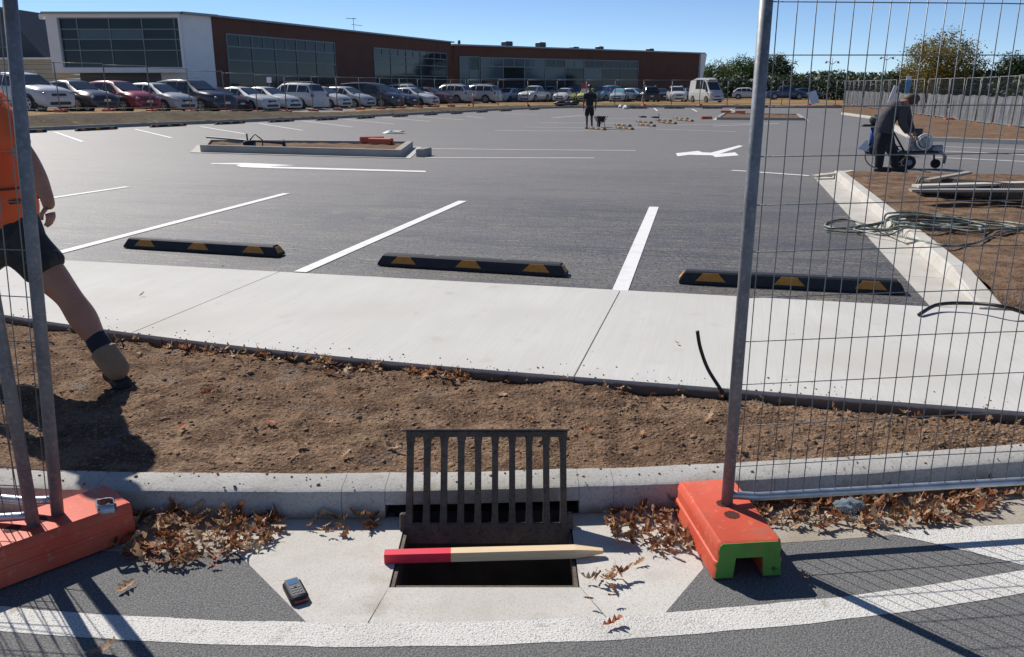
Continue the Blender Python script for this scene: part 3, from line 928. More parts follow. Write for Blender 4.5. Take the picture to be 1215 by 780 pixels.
# ------------------------------------------------------------------ temporary fencing, near
def fence_foot(name, label, c, axis_deg, L_=0.6, green=False, group=None, hgt=0.137):
    rt = thing(name, label, 'ballast block', (c[0], c[1], ROAD_Z + 0.008), R(axis_deg), group)
    prof = [(-0.122, 0.0), (-0.121, 0.02), (-0.117, 0.050), (-0.121, 0.054), (-0.119, 0.062), (-0.114, 0.066), (-0.112, 0.100), (-0.116, 0.104), (-0.110, hgt - 0.008), (-0.102, hgt),
            (0.102, hgt), (0.110, hgt - 0.008), (0.116, 0.104), (0.112, 0.100), (0.114, 0.066), (0.119, 0.062), (0.121, 0.054), (0.117, 0.050), (0.121, 0.02), (0.122, 0.0), (0.056, 0.0), (0.050, 0.078), (-0.050, 0.078), (-0.056, 0.0)]
    n = len(prof)
    k = MB()
    ys = [(-L_ / 2, 0.955), (-L_ / 2 + 0.012, 1.0), (L_ / 2 - 0.012, 1.0), (L_ / 2, 0.955)]
    vs_ = [(x * s_, y, z * (s_ if z > 0.08 else 1)) for y, s_ in ys for x, z in prof]
    fs = [(r_ * n + i, r_ * n + (i + 1) % n, (r_ + 1) * n + (i + 1) % n, (r_ + 1) * n + i) for r_ in range(3) for i in range(n)]
    fs += [tuple(range(n - 1, -1, -1)), tuple(3 * n + i for i in range(n))]
    k.add(vs_, [tuple(reversed(f)) for f in fs])
    k.build('plastic_body', m['block_red'], rt, 35)
    if green:
        k = MB()
        p2 = [(x * 0.95, z * 0.95) for x, z in prof]
        vs_ = [(x, -L_ / 2 - 0.0025, z + 0.001) for x, z in p2] + [(x, -L_ / 2 + 0.002, z + 0.001) for x, z in p2]
        k.add(vs_, [tuple(range(n))] + [((i + 1) % n, i, n + i, n + (i + 1) % n) for i in range(n)])
        k.build('painted_end', m['block_green'], rt)
    for yy in (-0.055, 0.03):
        k = MB()
        rr = [(0.026 + 0.003 * (i % 2)) for i in range(20)]
        o = [(rr[i] * math.cos(2 * math.pi * i / 20), yy + rr[i] * math.sin(2 * math.pi * i / 20), hgt + 0.0012) for i in range(20)]
        k.add(o + [(x * 0.88, (y - yy) * 0.88 + yy, hgt - 0.0) for x, y, z in o], [(i, (i + 1) % 20, 20 + (i + 1) % 20, 20 + i) for i in range(20)])
        k.add([(0.025 * math.cos(2 * math.pi * i / 20), yy + 0.025 * math.sin(2 * math.pi * i / 20), hgt + 0.0006) for i in range(20)], [tuple(range(20))])
        k.build('socket_hole', m['hole'], rt)
    return rt
m['hole'] = pmat('dark_socket', (0.07, 0.012, 0.008), 0.9)

def fence_panel(name, label, base, direction, wd=2.4, z0=0.06, z1=1.98, lean=(0, 0), pitch_v=0.0625, pitch_h=0.158, near_only=None, rail_r=0.0155, post_r=0.0212, mats=('galv', 'galv_pale', 'wire'), group=None, wr=0.0019, foot_z=0.0, arms=True):
    """one mesh panel; base is the foot of its first post"""
    d = Vector((direction[0], direction[1], 0)).normalized()
    rt = thing(name, label, 'fence panel', base, 0, group)
    up = Vector((lean[0], lean[1], 1))
    def q_(s_, z):
        return d * s_ + up * (z - foot_z)
    for s_ in (0, wd):
        MB().tube([q_(s_, foot_z), q_(s_, (foot_z + z1) / 2), q_(s_, z1)], post_r, 14).build('post', m[mats[0]], rt, True)
    MB().tube([q_(0, z1), q_(wd, z1)], post_r, 12).build('top_rail', m[mats[0]], rt, True)
    MB().tube([q_(post_r * 0.6, z0 + 0.002), q_(0.05, z0 - 0.004), q_(0.12, z0 - 0.012), q_(wd / 2, z0 - 0.012), q_(wd - 0.05, z0 - 0.004), q_(wd, z0)], rail_r, 12).build('bottom_rail', m[mats[1]], rt, True)
    w_ = MB()
    s_ = pitch_v * 0.62
    i = 0
    rnd = random.Random(5)
    while s_ < wd - 0.02:
        bow = 0.004 * math.sin(s_ * 9)
        w_.tube([q_(s_ + rnd.uniform(-.001, .001), z0 - 0.012), q_(s_ + bow, z0 + 0.6), q_(s_ + bow * 1.3, z0 + 1.2), q_(s_, z1)], wr, 5)
        s_ += pitch_v
    z = z0 + pitch_h * 0.72
    while z < z1:
        w_.tube([q_(0, z), q_(wd * 0.33, z + 0.003), q_(wd * 0.66, z - 0.002), q_(wd, z)], wr, 5)
        z += pitch_h
    tag(w_.build('wire_mesh', m[mats[2]], rt, True), kind='stuff')
    return rt

FOOT_TOP = ROAD_Z + 0.008 + 0.137
fence_foot('ballast_block', 'red plastic ballast block with green sprayed end beside the pit', (0.782, 2.768), 174.2 - 180 + 11.6, 0.47, True)
fence_panel('mesh_fence_panel', 'galvanised mesh fence panel standing on the green-ended block', (0.79, 2.798, FOOT_TOP - 0.03), (1.117, 0.134), z0=0.055, z1=1.98, foot_z=FOOT_TOP - 0.03)
fence_foot('ballast_block', 'long red plastic ballast block at the left holding two posts', (-1.695, 2.655), -43, 0.62)
fence_panel('mesh_fence_panel', 'left mesh fence panel with the leaning post in front of the worker', (-1.632, 2.72, FOOT_TOP - 0.03), (-0.98, 0.17), z0=0.075, z1=1.98, foot_z=FOOT_TOP - 0.03, lean=(0.066, 0.0))
fence_panel('mesh_fence_panel', 'left mesh fence panel with the upright post nearest the camera', (-1.674, 2.642, FOOT_TOP - 0.03), (-0.99, 0.10), z0=0.055, z1=1.98, foot_z=FOOT_TOP - 0.03, lean=(0.0, 0.0))
# loose clamp on the left foot
cl_ = thing('fence_clamp', 'bent galvanised fence clamp lying on the left red block', 'clamp', (-1.465, 2.745, FOOT_TOP + 0.002), R(-20))
k = MB()
prof = [(-0.045, 0), (-0.03, 0.006), (-0.022, 0.018), (-0.006, 0.026), (0.006, 0.026), (0.02, 0.016), (0.03, 0.004), (0.045, 0)]
vs_ = [(x, y + 0.004, z) for z in (0.001, 0.035) for x, y in prof] + [(x, y, z) for z in (0.001, 0.035) for x, y in prof]
fs = []
for o in (0, 16):
    fs += [(o + i, o + i + 1, o + 8 + i + 1, o + 8 + i) for i in range(7)]
fs += [(8 + i, 8 + i + 1, 24 + i + 1, 24 + i) for i in range(7)]
k.add(vs_, fs)
k.build('saddle', m['galv_pale'], cl_, True)
k = MB()
vs_ = [(x, -y - 0.002, z) for x, y, z in vs_]
k.add(vs_, fs)
k.build('saddle', m['galv_pale'], cl_, True)
MB().tube([(0, -0.036, 0.018), (0, 0.038, 0.018)], 0.004, 8).build('bolt', m['galv'], cl_)

# ------------------------------------------------------------------ grate, stake, meter
gr = thing('drain_grate', 'cast iron drain grate hinged upright over the open pit', 'grate', (-0.1 + 0.0125 - 0.01, 2.855, -0.165), 0)
gw, gh = 0.622, 0.415
tilt = Matrix.Rotation(R(-24), 4, 'X')
def gpart(nm, mb, sm=False):
    mb.v = [tuple(tilt @ Vector(p)) for p in mb.v]
    return mb.build(nm, m['cast_iron'], gr, sm)
gpart('top_bar', MB().bbox((0, 0, gh - 0.012), (gw, 0.045, 0.024), 0.004))
gpart('top_flange', MB().bbox((0, -0.004, gh + 0.003), (gw + 0.012, 0.052, 0.008), 0.003))
gpart('bottom_bar', MB().bbox((0, 0, 0.03), (gw + 0.012, 0.045, 0.075), 0.006))
for i in range(10):
    x = -gw / 2 + 0.017 + i * (gw - 0.034) / 9
    k = MB()
    hw0, hw1 = 0.0145, 0.0118
    for j in range(1):
        a = [(x - hw0, -0.02, 0.05), (x + hw0, -0.02, 0.05), (x + hw0, 0.02, 0.05), (x - hw0, 0.02, 0.05),
             (x - hw1, -0.02, 0.12), (x + hw1, -0.02, 0.12), (x + hw1, 0.02, 0.12), (x - hw1, 0.02, 0.12),
             (x - hw1, -0.02, gh - 0.06), (x + hw1, -0.02, gh - 0.06), (x + hw1, 0.02, gh - 0.06), (x - hw1, 0.02, gh - 0.06),
             (x - hw0 * 1.12, -0.02, gh - 0.02), (x + hw0 * 1.12, -0.02, gh - 0.02), (x + hw0 * 1.12, 0.02, gh - 0.02), (x - hw0 * 1.12, 0.02, gh - 0.02)]
        f_ = [(3, 2, 1, 0), (12, 13, 14, 15)]
        for r_ in range(3):
            f_ += [(r_ * 4 + q__, r_ * 4 + (q__ + 1) % 4, r_ * 4 + 4 + (q__ + 1) % 4, r_ * 4 + 4 + q__) for q__ in range(4)]
        k.add(a, f_)
    gpart('bar', k)
for sx in (-1, 1):
    gpart('hinge_lug', MB().bbox((sx * (gw / 2 + 0.006), 0.0, 0.075), (0.026, 0.05, 0.06), 0.006))

st = thing('survey_stake', 'pine survey stake with red painted end lying across the pit', 'stake', (0, 0, 0))
a, b = G(456, 670, az), G(716, 663, az)
d = (b - a).normalized()
sd = Vector((-d.y, d.x, 0))
W_ = 0.037
def stake(t0, t1, mt, nm, tip=False):
    k = MB()
    z = az + 0.003
    p0, p1 = a + d * t0, a + d * t1
    sec = lambda p, s_: [p + sd * (W_ / 2 - W_ / 2 * s_) + Vector((0, 0, z - p.z)), p + sd * (W_ / 2 + W_ / 2 * s_) + Vector((0, 0, z - p.z)), p + sd * (W_ / 2 + W_ / 2 * s_) + Vector((0, 0, z - p.z + W_ * 0.95)), p + sd * (W_ / 2 - W_ / 2 * s_) + Vector((0, 0, z - p.z + W_ * 0.95))]
    rs = [sec(p0, 1)]
    if tip:
        rs.append(sec(p1 - d * 0.10, 1))
        t_ = sec(p1, 0.5)
        for q in t_:
            q.z = z + W_ * 0.30 + (q.z - z) * 0.35
        rs.append(t_)
    else:
        rs.append(sec(p1, 1))
    vs_ = [q for r in rs for q in r]
    fs = [(3, 2, 1, 0), tuple(4 * (len(rs) - 1) + i for i in range(4))]
    for r in range(len(rs) - 1):
        fs += [(r * 4 + i, r * 4 + (i + 1) % 4, r * 4 + 4 + (i + 1) % 4, r * 4 + 4 + i) for i in range(4)]
    k.add(vs_, fs)
    return k.build(nm, mt, st)
Ls = (b - a).length
stake(0, Ls * 0.302, m['stake_red'], 'painted_end')
stake(Ls * 0.302, Ls, m['timber'], 'shaft', True)

mt_p = G(351, 706, az)
lm = thing('laser_meter', 'small black and grey laser distance meter lying on the apron', 'laser meter', (mt_p.x, mt_p.y, az + 0.001), R(29))
m['sign_dark'] = pmat('dark_red_window', (0.16, 0.012, 0.012), 0.2)
m['screen'] = pmat('lcd_screen', (0.08, 0.16, 0.30), 0.15, emit=None)
m['grey_plastic'] = pmat('grey_plastic', (0.045, 0.045, 0.05), 0.5)
m['button_grey'] = pmat('button_grey', (0.16, 0.16, 0.17), 0.5)
MB().bbox((0, 0, 0.0135), (0.058, 0.125, 0.027), 0.009).build('case', m['black'], lm, 50)
for sx in (-1, 1):
    MB().bbox((sx * 0.0285, 0.0, 0.014), (0.004, 0.10, 0.014), 0.0015).build('side_grip', m['rubber'], lm)
MB().bbox((0, 0.005, 0.0275), (0.044, 0.105, 0.002), 0.0008).build('face_plate', m['grey_plastic'], lm)
MB().bbox((0, 0.034, 0.0288), (0.034, 0.030, 0.0016), 0.0005).build('screen', m['screen'], lm)
for r in range(3):
    for c in range(3):
        MB().bbox(((c - 1) * 0.012, -0.002 - r * 0.014, 0.0293), (0.009, 0.0085, 0.0028), 0.0012).build('button', m['button_grey'] if (r, c) != (0, 1) else m['sign_dark'], lm)
MB().bbox((0, -0.064, 0.012), (0.04, 0.004, 0.012), 0.001).build('end_cap', m['sign_dark'], lm)

# ------------------------------------------------------------------ leaves
LEAF = [(0.0, 0.012), (0.14, 0.015), (0.24, 0.12), (0.33, 0.055), (0.46, 0.22), (0.54, 0.07), (0.68, 0.24), (0.77, 0.08), (0.88, 0.14), (1.0, 0.01)]
def leaf(mb, p, size, yaw, pitch, roll, curl, bend, rnd):
    M = Matrix.Translation(p) @ Matrix.Rotation(yaw, 4, 'Z') @ Matrix.Rotation(pitch, 4, 'Y') @ Matrix.Rotation(roll, 4, 'X')
    vs_ = []
    tw = rnd.uniform(-0.8, 0.8)
    for t, hw in LEAF:
        x = (t - 0.5) * size
        zb = bend * (t - 0.5) ** 2 * size * 4
        for sgn, k in ((-1, rnd.uniform(0.75, 1.15)), (0, 0), (1, rnd.uniform(0.75, 1.15))):
            y = sgn * hw * k * size
            lag = sgn * sgn * hw * 0.3 * size
            vs_.append(M @ Vector((x + lag, y * math.cos(curl * hw * 3), zb + abs(y) * math.sin(curl * hw * 3) * 1.5 + tw * y * (t - 0.5))))
    fs = []
    for i in range(len(LEAF) - 1):
        o = i * 3
        fs += [(o, o + 3, o + 4, o + 1), (o + 1, o + 4, o + 5, o + 2)]
    mb.add(vs_, fs)
rnd = random.Random(11)
def pile(label, n, sampler, name='leaf_litter', pale=0.34):
    k1, k2 = MB(), MB()
    for i in range(n):
        x, y, z = sampler()
        s_ = 0.03 + 0.066 * rnd.random() ** 1.3
        leaf(k2 if rnd.random() < pale else k1, (x, y, z), s_, rnd.uniform(0, 6.28), rnd.gauss(0, 0.38), rnd.gauss(0, 0.5), rnd.uniform(-1.0, 2.4), rnd.uniform(-0.2, 0.6), rnd)
    rt = tag(link(name, k1.mesh(name, m['leaf_dry'], True)), label, 'leaf litter', 'drifts of dry oak leaves', 'stuff')
    k2.build('pale_leaves', m['leaf_pale'], rt, True)
    return rt
def samp_box(x0, x1, d0, d1, hmax, dens=1.6):
    """leaves drifted against the road kerb: d = distance from the kerb face"""
    def f():
        x = rnd.uniform(x0, x1)
        d = d0 + (d1 - d0) * rnd.random() ** dens
        e = math.sin(math.pi * min(1, max(0, (x - x0) / (x1 - x0)))) ** 0.5
        d *= 0.35 + 0.65 * e
        y = kerb_y(x) - 0.155 - d
        h_ = hmax * (1 - (d - d0) / (d1 - d0 + 1e-6)) * e
        return x, y, ROAD_Z + 0.018 + h_ * rnd.random()
    return f
pile('deep drift of dry leaves between the left red block and the kerb', 290, samp_box(-1.50, -0.88, 0.0, 0.34, 0.05, 1.2))
pile('small heap of dry leaves against the kerb left of the grate', 26, samp_box(-0.78, -0.50, 0.0, 0.13, 0.02))
pile('dry leaves gathered between the pit and the green-ended block', 135, samp_box(0.36, 0.72, 0.0, 0.32, 0.035, 1.0))
def near_pit():
    a_ = rnd.gauss(0, 0.042), rnd.gauss(0, 0.05)
    return 0.31 + a_[0], 2.50 + a_[1], az + 0.015 + 0.02 * rnd.random()
pile('little cluster of dry leaves at the right corner of the pit', 15, near_pit)
pile('long drift of dry leaves under the right mesh fence', 360, samp_box(0.92, 2.0, 0.0, 0.24, 0.035, 1.3))
pile('thin drift of dry leaves along the kerb at the right edge', 110, samp_box(1.75, 3.4, 0.0, 0.14, 0.04, 1.3))
def path_edge(xa, xb, sp=0.10):
    def f():
        x = rnd.uniform(xa, xb)
        y = path_front(x) - 0.015 - sp * rnd.random() ** 2
        return x, y, soil_h(x, y) + 0.016 + 0.012 * rnd.random()
    return f
pile('pale leaves caught along the footpath edge', 90, path_edge(-2.9, 2.6, 0.22), pale=0.6)
pile('red and brown leaves heaped along the footpath edge left of centre', 120, path_edge(-2.1, -0.2, 0.12), pale=0.35)

def single(px, py, z, mt, label, group=None, s_=0.085, zoff=0.012):
    p = G(px, py, z)
    k = MB()
    leaf(k, (0, 0, 0), s_, rnd.uniform(0, 6.28), rnd.gauss(0, 0.2), rnd.gauss(0, 0.25), rnd.uniform(0.2, 1.2), rnd.uniform(0.05, 0.3), rnd)
    o = k.build('fallen_leaf', m[mt], None, True)
    o.location = (p.x, p.y, p.z + zoff)
    tag(o, label, 'leaf', group)
single(725, 744, az, 'leaf_red', 'curled red-brown leaf lying on the white edge line below the pit')
single(256, 675, ROAD_Z, 'leaf_red', 'small red leaf on the asphalt beside the left leaf drift', s_=0.05)
single(122, 775, ROAD_Z, 'leaf_pale', 'pale leaf at the bottom left of the road', s_=0.10)
single(152, 698, ROAD_Z, 'leaf_dry', 'brown rolled leaf between the post shadows and the apron', s_=0.085)
single(840, 669, ROAD_Z, 'leaf_pale', 'pale leaf tip against the green painted end', s_=0.05)
single(757, 671, az, 'leaf_dry', 'brown leaf lying on the apron right of the stake tip', s_=0.06)
single(955, 687, ROAD_Z, 'leaf_pale', 'pale twisted leaf in the shadow of the green-ended block', s_=0.07)
for px, py in ((278, 548), (410, 543), (320, 504), (355, 531), (300, 506), (535, 453), (630, 500), (680, 495), (215, 512), (430, 470), (590, 470), (700, 515), (760, 520), (245, 470), (345, 545), (470, 535), (735, 487), (840, 500), (950, 480), (1010, 505), (1060, 497), (1090, 520), (250, 555), (390, 505), (880, 535)):
    single(px, py, soil_h, rnd.choice(['leaf_pale', 'leaf_pale', 'leaf_dry', 'leaf_red']), 'single dry leaf lying on the bare soil strip', 'single leaves on the soil', s_=rnd.uniform(0.05, 0.10), zoff=0.016)
for px, py in ((168, 352), (803, 409), (350, 296), (480, 318), (686, 312), (676, 318), (265, 318), (1030, 346), (880, 255), (430, 262)):
    z = FP_Z if py > 330 or px < 300 else 0.0
    single(px, py, z, 'leaf_dry', 'single dark leaf scrap on the footpath or the bays behind it', 'leaf scraps on path and bays', s_=rnd.uniform(0.03, 0.06))

# crumpled clear plastic by the leaves
k = MB()
p = G(1006, 610, ROAD_Z)
def crump(u, v):
    a_ = 2 * math.pi * u
    r_ = 0.028 * math.sin(math.pi * (0.08 + 0.84 * v)) ** 0.6
    n_ = Vector((math.cos(a_), math.sin(a_), (v - 0.5) * 4))
    k_ = 1 + 0.5 * noise.noise(n_ * 1.8) + 0.25 * noise.noise(n_ * 5)
    return ((v - 0.5) * 0.13, r_ * math.cos(a_) * k_ * 1.3, 0.024 + r_ * math.sin(a_) * k_ * 0.8)
k.grid(crump, 28, 18)
m['plastic'] = pmat('clear_blue_plastic', (0.62, 0.74, 0.82), 0.15, trans=0.75)
o = k.build('plastic_bottle', m['plastic'], None, True)
o.location = (p.x, p.y, ROAD_Z + 0.012)
o.rotation_euler = (0, 0, R(8))
tag(o, 'crumpled clear plastic bottle among the leaves under the right fence', 'bottle')

# ------------------------------------------------------------------ hoses, pipe and boards by the planter
def surf(x, y):
    p = Vector((x, y)) - KA
    s_, o_ = p.dot(kd), p.dot(kn)
    if y < path_back(x) + 0.02:
        return FP_Z
    if o_ < 0:
        return lot_z(x, y)
    if o_ < 0.30:
        return 0.012
    if o_ < 0.47:
        return 0.114
    return planter_h(x, y)
def smooth_path(pts, n=12, closed=False):
    out = []
    m_ = len(pts)
    rng = m_ if closed else m_ - 1
    for i in range(rng):
        p0 = pts[(i - 1) % m_] if closed or i > 0 else pts[0]
        p1, p2 = pts[i], pts[(i + 1) % m_]
        p3 = pts[(i + 2) % m_] if closed or i + 2 < m_ else pts[-1]
        for j in range(n):
            t = j / n
            out.append(0.5 * ((2 * p1) + (p2 - p0) * t + (2 * p0 - 5 * p1 + 4 * p2 - p3) * t * t + (3 * p1 - p0 - 3 * p2 + p3) * t ** 3))
    if not closed:
        out.append(pts[-1])
    return out
rh = random.Random(21)
hp = []
c0 = G(1104, 269, 0.1)
pts = []
ang = 0.0
for i in range(80):
    ang += rh.uniform(0.5, 0.85)
    lap = ang / 6.28
    rx = (0.54 + 0.2 * math.sin(lap * 1.7)) * rh.uniform(0.75, 1.1)
    ry = (0.40 + 0.16 * math.sin(lap * 2.3 + 1)) * rh.uniform(0.5, 1.15)
    cx_ = c0.x + 0.28 * math.sin(lap * 0.9)
    cy_ = c0.y + 0.18 * math.sin(lap * 1.3 + 2)
    x, y = cx_ + rx * math.cos(ang), cy_ + ry * math.sin(ang) - 0.12 * rx * math.cos(ang)
    pts.append(Vector((x, y, 0)))
e = G(985, 271, 0.01)
pts.append(Vector((e.x, e.y, 0)))
e = G(1010, 262, 0.01); pts.append(Vector((e.x, e.y, 0)))
for px, py in ((1100, 290), (1150, 292), (1185, 280), (1240, 272), (1330, 270)):
    e = G(px, py, 0.1); pts.append(Vector((e.x, e.y, 0)))
path = smooth_path(pts, 5)
hz_ = []
for i, p in enumerate(path):
    zz = max(surf(p.x + dx, p.y + dy) for dx in (-0.06, 0, 0.06) for dy in (-0.06, 0, 0.06))
    hz_.append(zz + 0.013 + 0.030 * (0.5 + 0.5 * math.sin(i * 0.11)) * (1 if i < len(path) - 40 else 0.0))
for _ in range(3):
    hz_ = [(hz_[max(0, i - 1)] + hz_[i] * 2 + hz_[min(len(hz_) - 1, i + 1)]) / 4 for i in range(len(hz_))]
o = MB().tube([Vector((p.x, p.y, z)) for p, z in zip(path, hz_)], 0.0105, 7).build('garden_hose', m['hose_green'], None, True)
tag(o, 'tangled dark green hose lying over the planter kerb and soil', 'hose')

pts = [G(1090, 376, FP_Z), G(1112, 369, FP_Z), G(1150, 367.5, 0.03), G(1185, 371, 0.05), G(1216, 380, FP_Z), G(1260, 392, FP_Z)]
pts = [Vector((p.x, p.y, max(p.z, surf(p.x, p.y)) + 0.014 + (0.03 if 0 < i < 5 else 0))) for i, p in enumerate(pts)]
tag(MB().tube(smooth_path(pts, 10), 0.013, 8).build('poly_pipe', m['hose_black'], None, True), 'black poly pipe arching over the footpath where the planter kerb ends', 'pipe')
b_ = G(862, 471, -0.03)
pts = [Vector((b_.x + 0.03, b_.y, b_.z - 0.05)), P(855, 462, b_.y), P(840, 438, b_.y + 0.02), P(831, 413, b_.y + 0.03), P(827.5, 393, b_.y + 0.03)]
tag(MB().tube(smooth_path(pts, 8), 0.0095, 9).build('conduit', m['hose_black'], None, True), 'black conduit poking up out of the soil beside the right fence post', 'conduit')

m['culvert'] = pmat('brown_pipe', (0.10, 0.085, 0.07), 0.6, [(5, 0.4, 0.7, (0.17, 0.14, 0.11), 0.8)])
m['pipe_end'] = pmat('pale_pipe_end', (0.34, 0.30, 0.24), 0.7)
a, b = G(1088, 231, 0.1), G(1330, 252, 0.1)
a.z = b.z = 0.1 + 0.125
d = (b - a).normalized()
Lp = (b - a).length
pp = thing('corrugated_pipe', 'dark corrugated drain pipe lying on the planter soil', 'pipe', a, math.atan2(d.y, d.x))
n = int(Lp / 0.026)
path, rad = [], []
for i in range(n):
    path += [Vector((i * 0.026, 0, 0)), Vector((i * 0.026 + 0.007, 0, 0)), Vector((i * 0.026 + 0.013, 0, 0)), Vector((i * 0.026 + 0.02, 0, 0))]
    rad += [0.104, 0.117, 0.117, 0.104]
MB().tube(path, rad, 18).build('pipe_wall', m['culvert'], pp, 40)
k = MB()
k.tube([(-0.008, 0, 0), (-0.002, 0, 0), (0.03, 0, 0)], [0.096, 0.112, 0.112], 18, cap=False)
k.build('pipe_rim', m['pipe_end'], pp)
m['old_board'] = pmat('weathered_board', (0.34, 0.31, 0.27), 0.85, [(6, 0.4, 0.7, (0.24, 0.20, 0.16), 0.8, (0.3, 8, 8))])
m['pale_board'] = pmat('pale_board', (0.56, 0.52, 0.45), 0.85, [(6, 0.4, 0.7, (0.42, 0.37, 0.30), 0.8, (0.3, 8, 8))])
for nm, (p1, z1_), (p2, z2_), wd, mt, lb in (
        ('timber_board', ((1086, 221), 0.30), ((1340, 214), 0.34), 0.16, 'pale_board', 'pale board lying uppermost on the corrugated pipe'),
        ('timber_board', ((1080, 226), 0.26), ((1335, 226), 0.30), 0.14, 'old_board', 'grey weathered board lying lower on the corrugated pipe'),
        ('timber_board', ((1100, 214), 0.33), ((1150, 205), 0.40), 0.09, 'old_board', 'short grey board end sticking up from the pile on the pipe')):
    a, b = G(*p1, z1_), G(*p2, z2_)
    k = MB().bar(a, b, wd, 0.03)
    tag(k.build(nm, m[mt]), lb, 'board')
a, b = G(966, 209.5, 0.05), G(1012, 203.5, 0.09)
tag(MB().bar(a, b, 0.12, 0.035).build('timber_board', m['pale_board']), 'pale board lying at the far tip of the planter kerb', 'board')

# ------------------------------------------------------------------ far fencing
m['fence_wire_far'] = pmat('fence_wire_far', (0.16, 0.16, 0.155), 0.6, metallic=0.3)
def make_far_panel(nm, wd, cloth=False):
    rt = link(nm, None)
    H_ = 2.05
    for s_ in (0, wd):
        MB().tube([(s_, 0, 0.02), (s_, 0, H_)], 0.017, 7).build('post', m['far_metal'], rt, True)
    MB().tube([(0, 0, H_), (wd, 0, H_)], 0.017, 7).build('top_rail', m['far_metal'], rt, True)
    MB().tube([(0, 0, 0.14), (wd, 0, 0.14)], 0.014, 7).build('bottom_rail', m['far_metal'], rt, True)
    k = MB()
    n = int(wd / 0.075)
    for i in range(1, n):
        k.tube([(wd * i / n, 0, 0.14), (wd * i / n, 0, H_)], 0.0019, 3, cap=False)
    for i in range(1, 7):
        k.tube([(0, 0, 0.14 + i * 0.273), (wd, 0, 0.14 + i * 0.273)], 0.0019, 3, cap=False)
    tag(k.build('wire_mesh', m['fence_wire_far'], rt), kind='stuff')
    return rt
def make_far_foot():
    k = MB()
    prof = [(-0.125, 0), (-0.10, 0.13), (-0.08, 0.145), (0.08, 0.145), (0.10, 0.13), (0.125, 0), (0.05, 0), (0.045, 0.08), (-0.045, 0.08), (-0.05, 0)]
    n = len(prof)
    k.add([(x, y, z) for y in (-0.31, 0.31) for x, z in prof], [tuple(range(n)), tuple(range(2 * n - 1, n - 1, -1))] + [((i + 1) % n, i, n + i, n + (i + 1) % n) for i in range(n)])
    return k.mesh('ballast_block', m['block_far'])
foot_me = make_far_foot()
def far_foot(x, y, z, rz, label, group, flip=False, flat=None):
    o = link('ballast_block', foot_me)
    o.location = (x, y, z)
    o.rotation_euler = (0, 0, rz) if flat is None else (R(flat[0]), R(flat[1]), rz)
    tag(o, label, 'ballast block', group)
    return o
pan_a = make_far_panel('mesh_fence_panel', 2.44)
used_pan = []
def far_panel(a, zf, ang, label, group, lean=0.0):
    o = pan_a if not used_pan else copy_tree(pan_a)
    used_pan.append(o)
    o.location = (a.x, a.y, zf)
    o.rotation_euler = (lean, 0, ang)
    return tag(o, label, 'fence panel', group)
FA, FB = Vector((-19.5, 37.6)), Vector((-4.3, 70.0))
fd = (FB - FA).normalized()
nf = int((FB - FA).length / 2.5)
rf = random.Random(4)
for i in range(-1, nf + 1):
    a = FA + fd * (2.47 * i)
    z = bank_z(a.x, a.y)
    far_panel(a, z, math.atan2(fd.y, fd.x) + rf.uniform(-.008, .008), 'mesh fence panel on the left bank, ' + ORD[nf - i] + ' from the back corner', 'mesh panels along the left bank', rf.uniform(-.006, .006))
    far_foot(a.x, a.y, z - 0.01, math.atan2(fd.y, fd.x) + rf.uniform(-.1, .1), 'orange ballast block of the left bank fence, ' + ORD[nf - i] + ' from the back corner', 'orange feet along the left bank')
BA = FA + fd * (2.5 * (nf + 1))
BB = Vector((31, 76.5))
bd = (BB - BA).normalized()
nb = int((BB - BA).length / 2.5)
for i in range(nb + 1):
    a = BA + bd * (2.47 * i)
    z = bank_z(a.x, a.y)
    far_panel(a, z, math.atan2(bd.y, bd.x), 'mesh fence panel of the back fence, ' + ORD[i] + ' from its left corner', 'mesh panels across the back', rf.uniform(-.006, .006))
    if i % 2 == 0:
        far_foot(a.x, a.y, z - 0.03, math.atan2(bd.y, bd.x) + rf.uniform(-.1, .1), 'orange ballast block of the back fence, ' + ORD[i // 2] + ' from its left corner', 'orange feet along the back')
# hoarding fence at right: mesh panels with grey shade cloth on the lower part
m['cloth'] = pmat('grey_shade_cloth', (0.20, 0.205, 0.215), 0.85, [(3, 0.4, 0.7, (0.155, 0.16, 0.17), 0.8), (12, 0.5, 0.7, (0.25, 0.25, 0.26), 0.5)], spec=0.1)
HA, HB = G(1000, 126, -0.32), G(1215, 156.5, -0.24)
HA, HB = HA.xy, HB.xy
hd = (HB - HA).normalized()
nh = int((HB - HA).length / 2.5) + 4
for i in range(nh):
    a = HA + hd * (2.47 * i)
    b = a + hd * 2.44
    z = lot_z(a.x, a.y) + 0.13
    ang = math.atan2(hd.y, hd.x)
    o = copy_tree(pan_a)
    o.location = (a.x, a.y, z)
    o.rotation_euler = (rf.uniform(-.06, .06), 0, ang)
    tag(o, 'mesh panel hung with grey shade cloth, ' + ORD[i] + ' from the far end', 'fence panel', 'shade cloth panels at right')
    k = MB()
    ph = rf.uniform(0, 6)
    def clf(u, v):
        s_ = 2.44 * u
        fold = 0.05 * math.sin(s_ * 5 + ph) + 0.03 * math.sin(s_ * 17 + ph * 2) + 0.03 * noise.noise((s_ * 3 + ph, v * 2, i))
        return (s_, 0.03 + fold * (0.3 + 0.7 * math.sin(math.pi * v)), 0.08 + (1.17 + 0.03 * math.sin(s_ * 3 + ph)) * v)
    k.grid(clf, 40, 6)
    k.build('shade_cloth', m['cloth'], o, True)
    far_foot(a.x + 0.1, a.y, z - 0.04, ang + R(90) + rf.uniform(-.15, .15), 'red ballast block under the shade cloth fence, ' + ORD[i] + ' from the far end', 'red feet along the shade cloth fence')
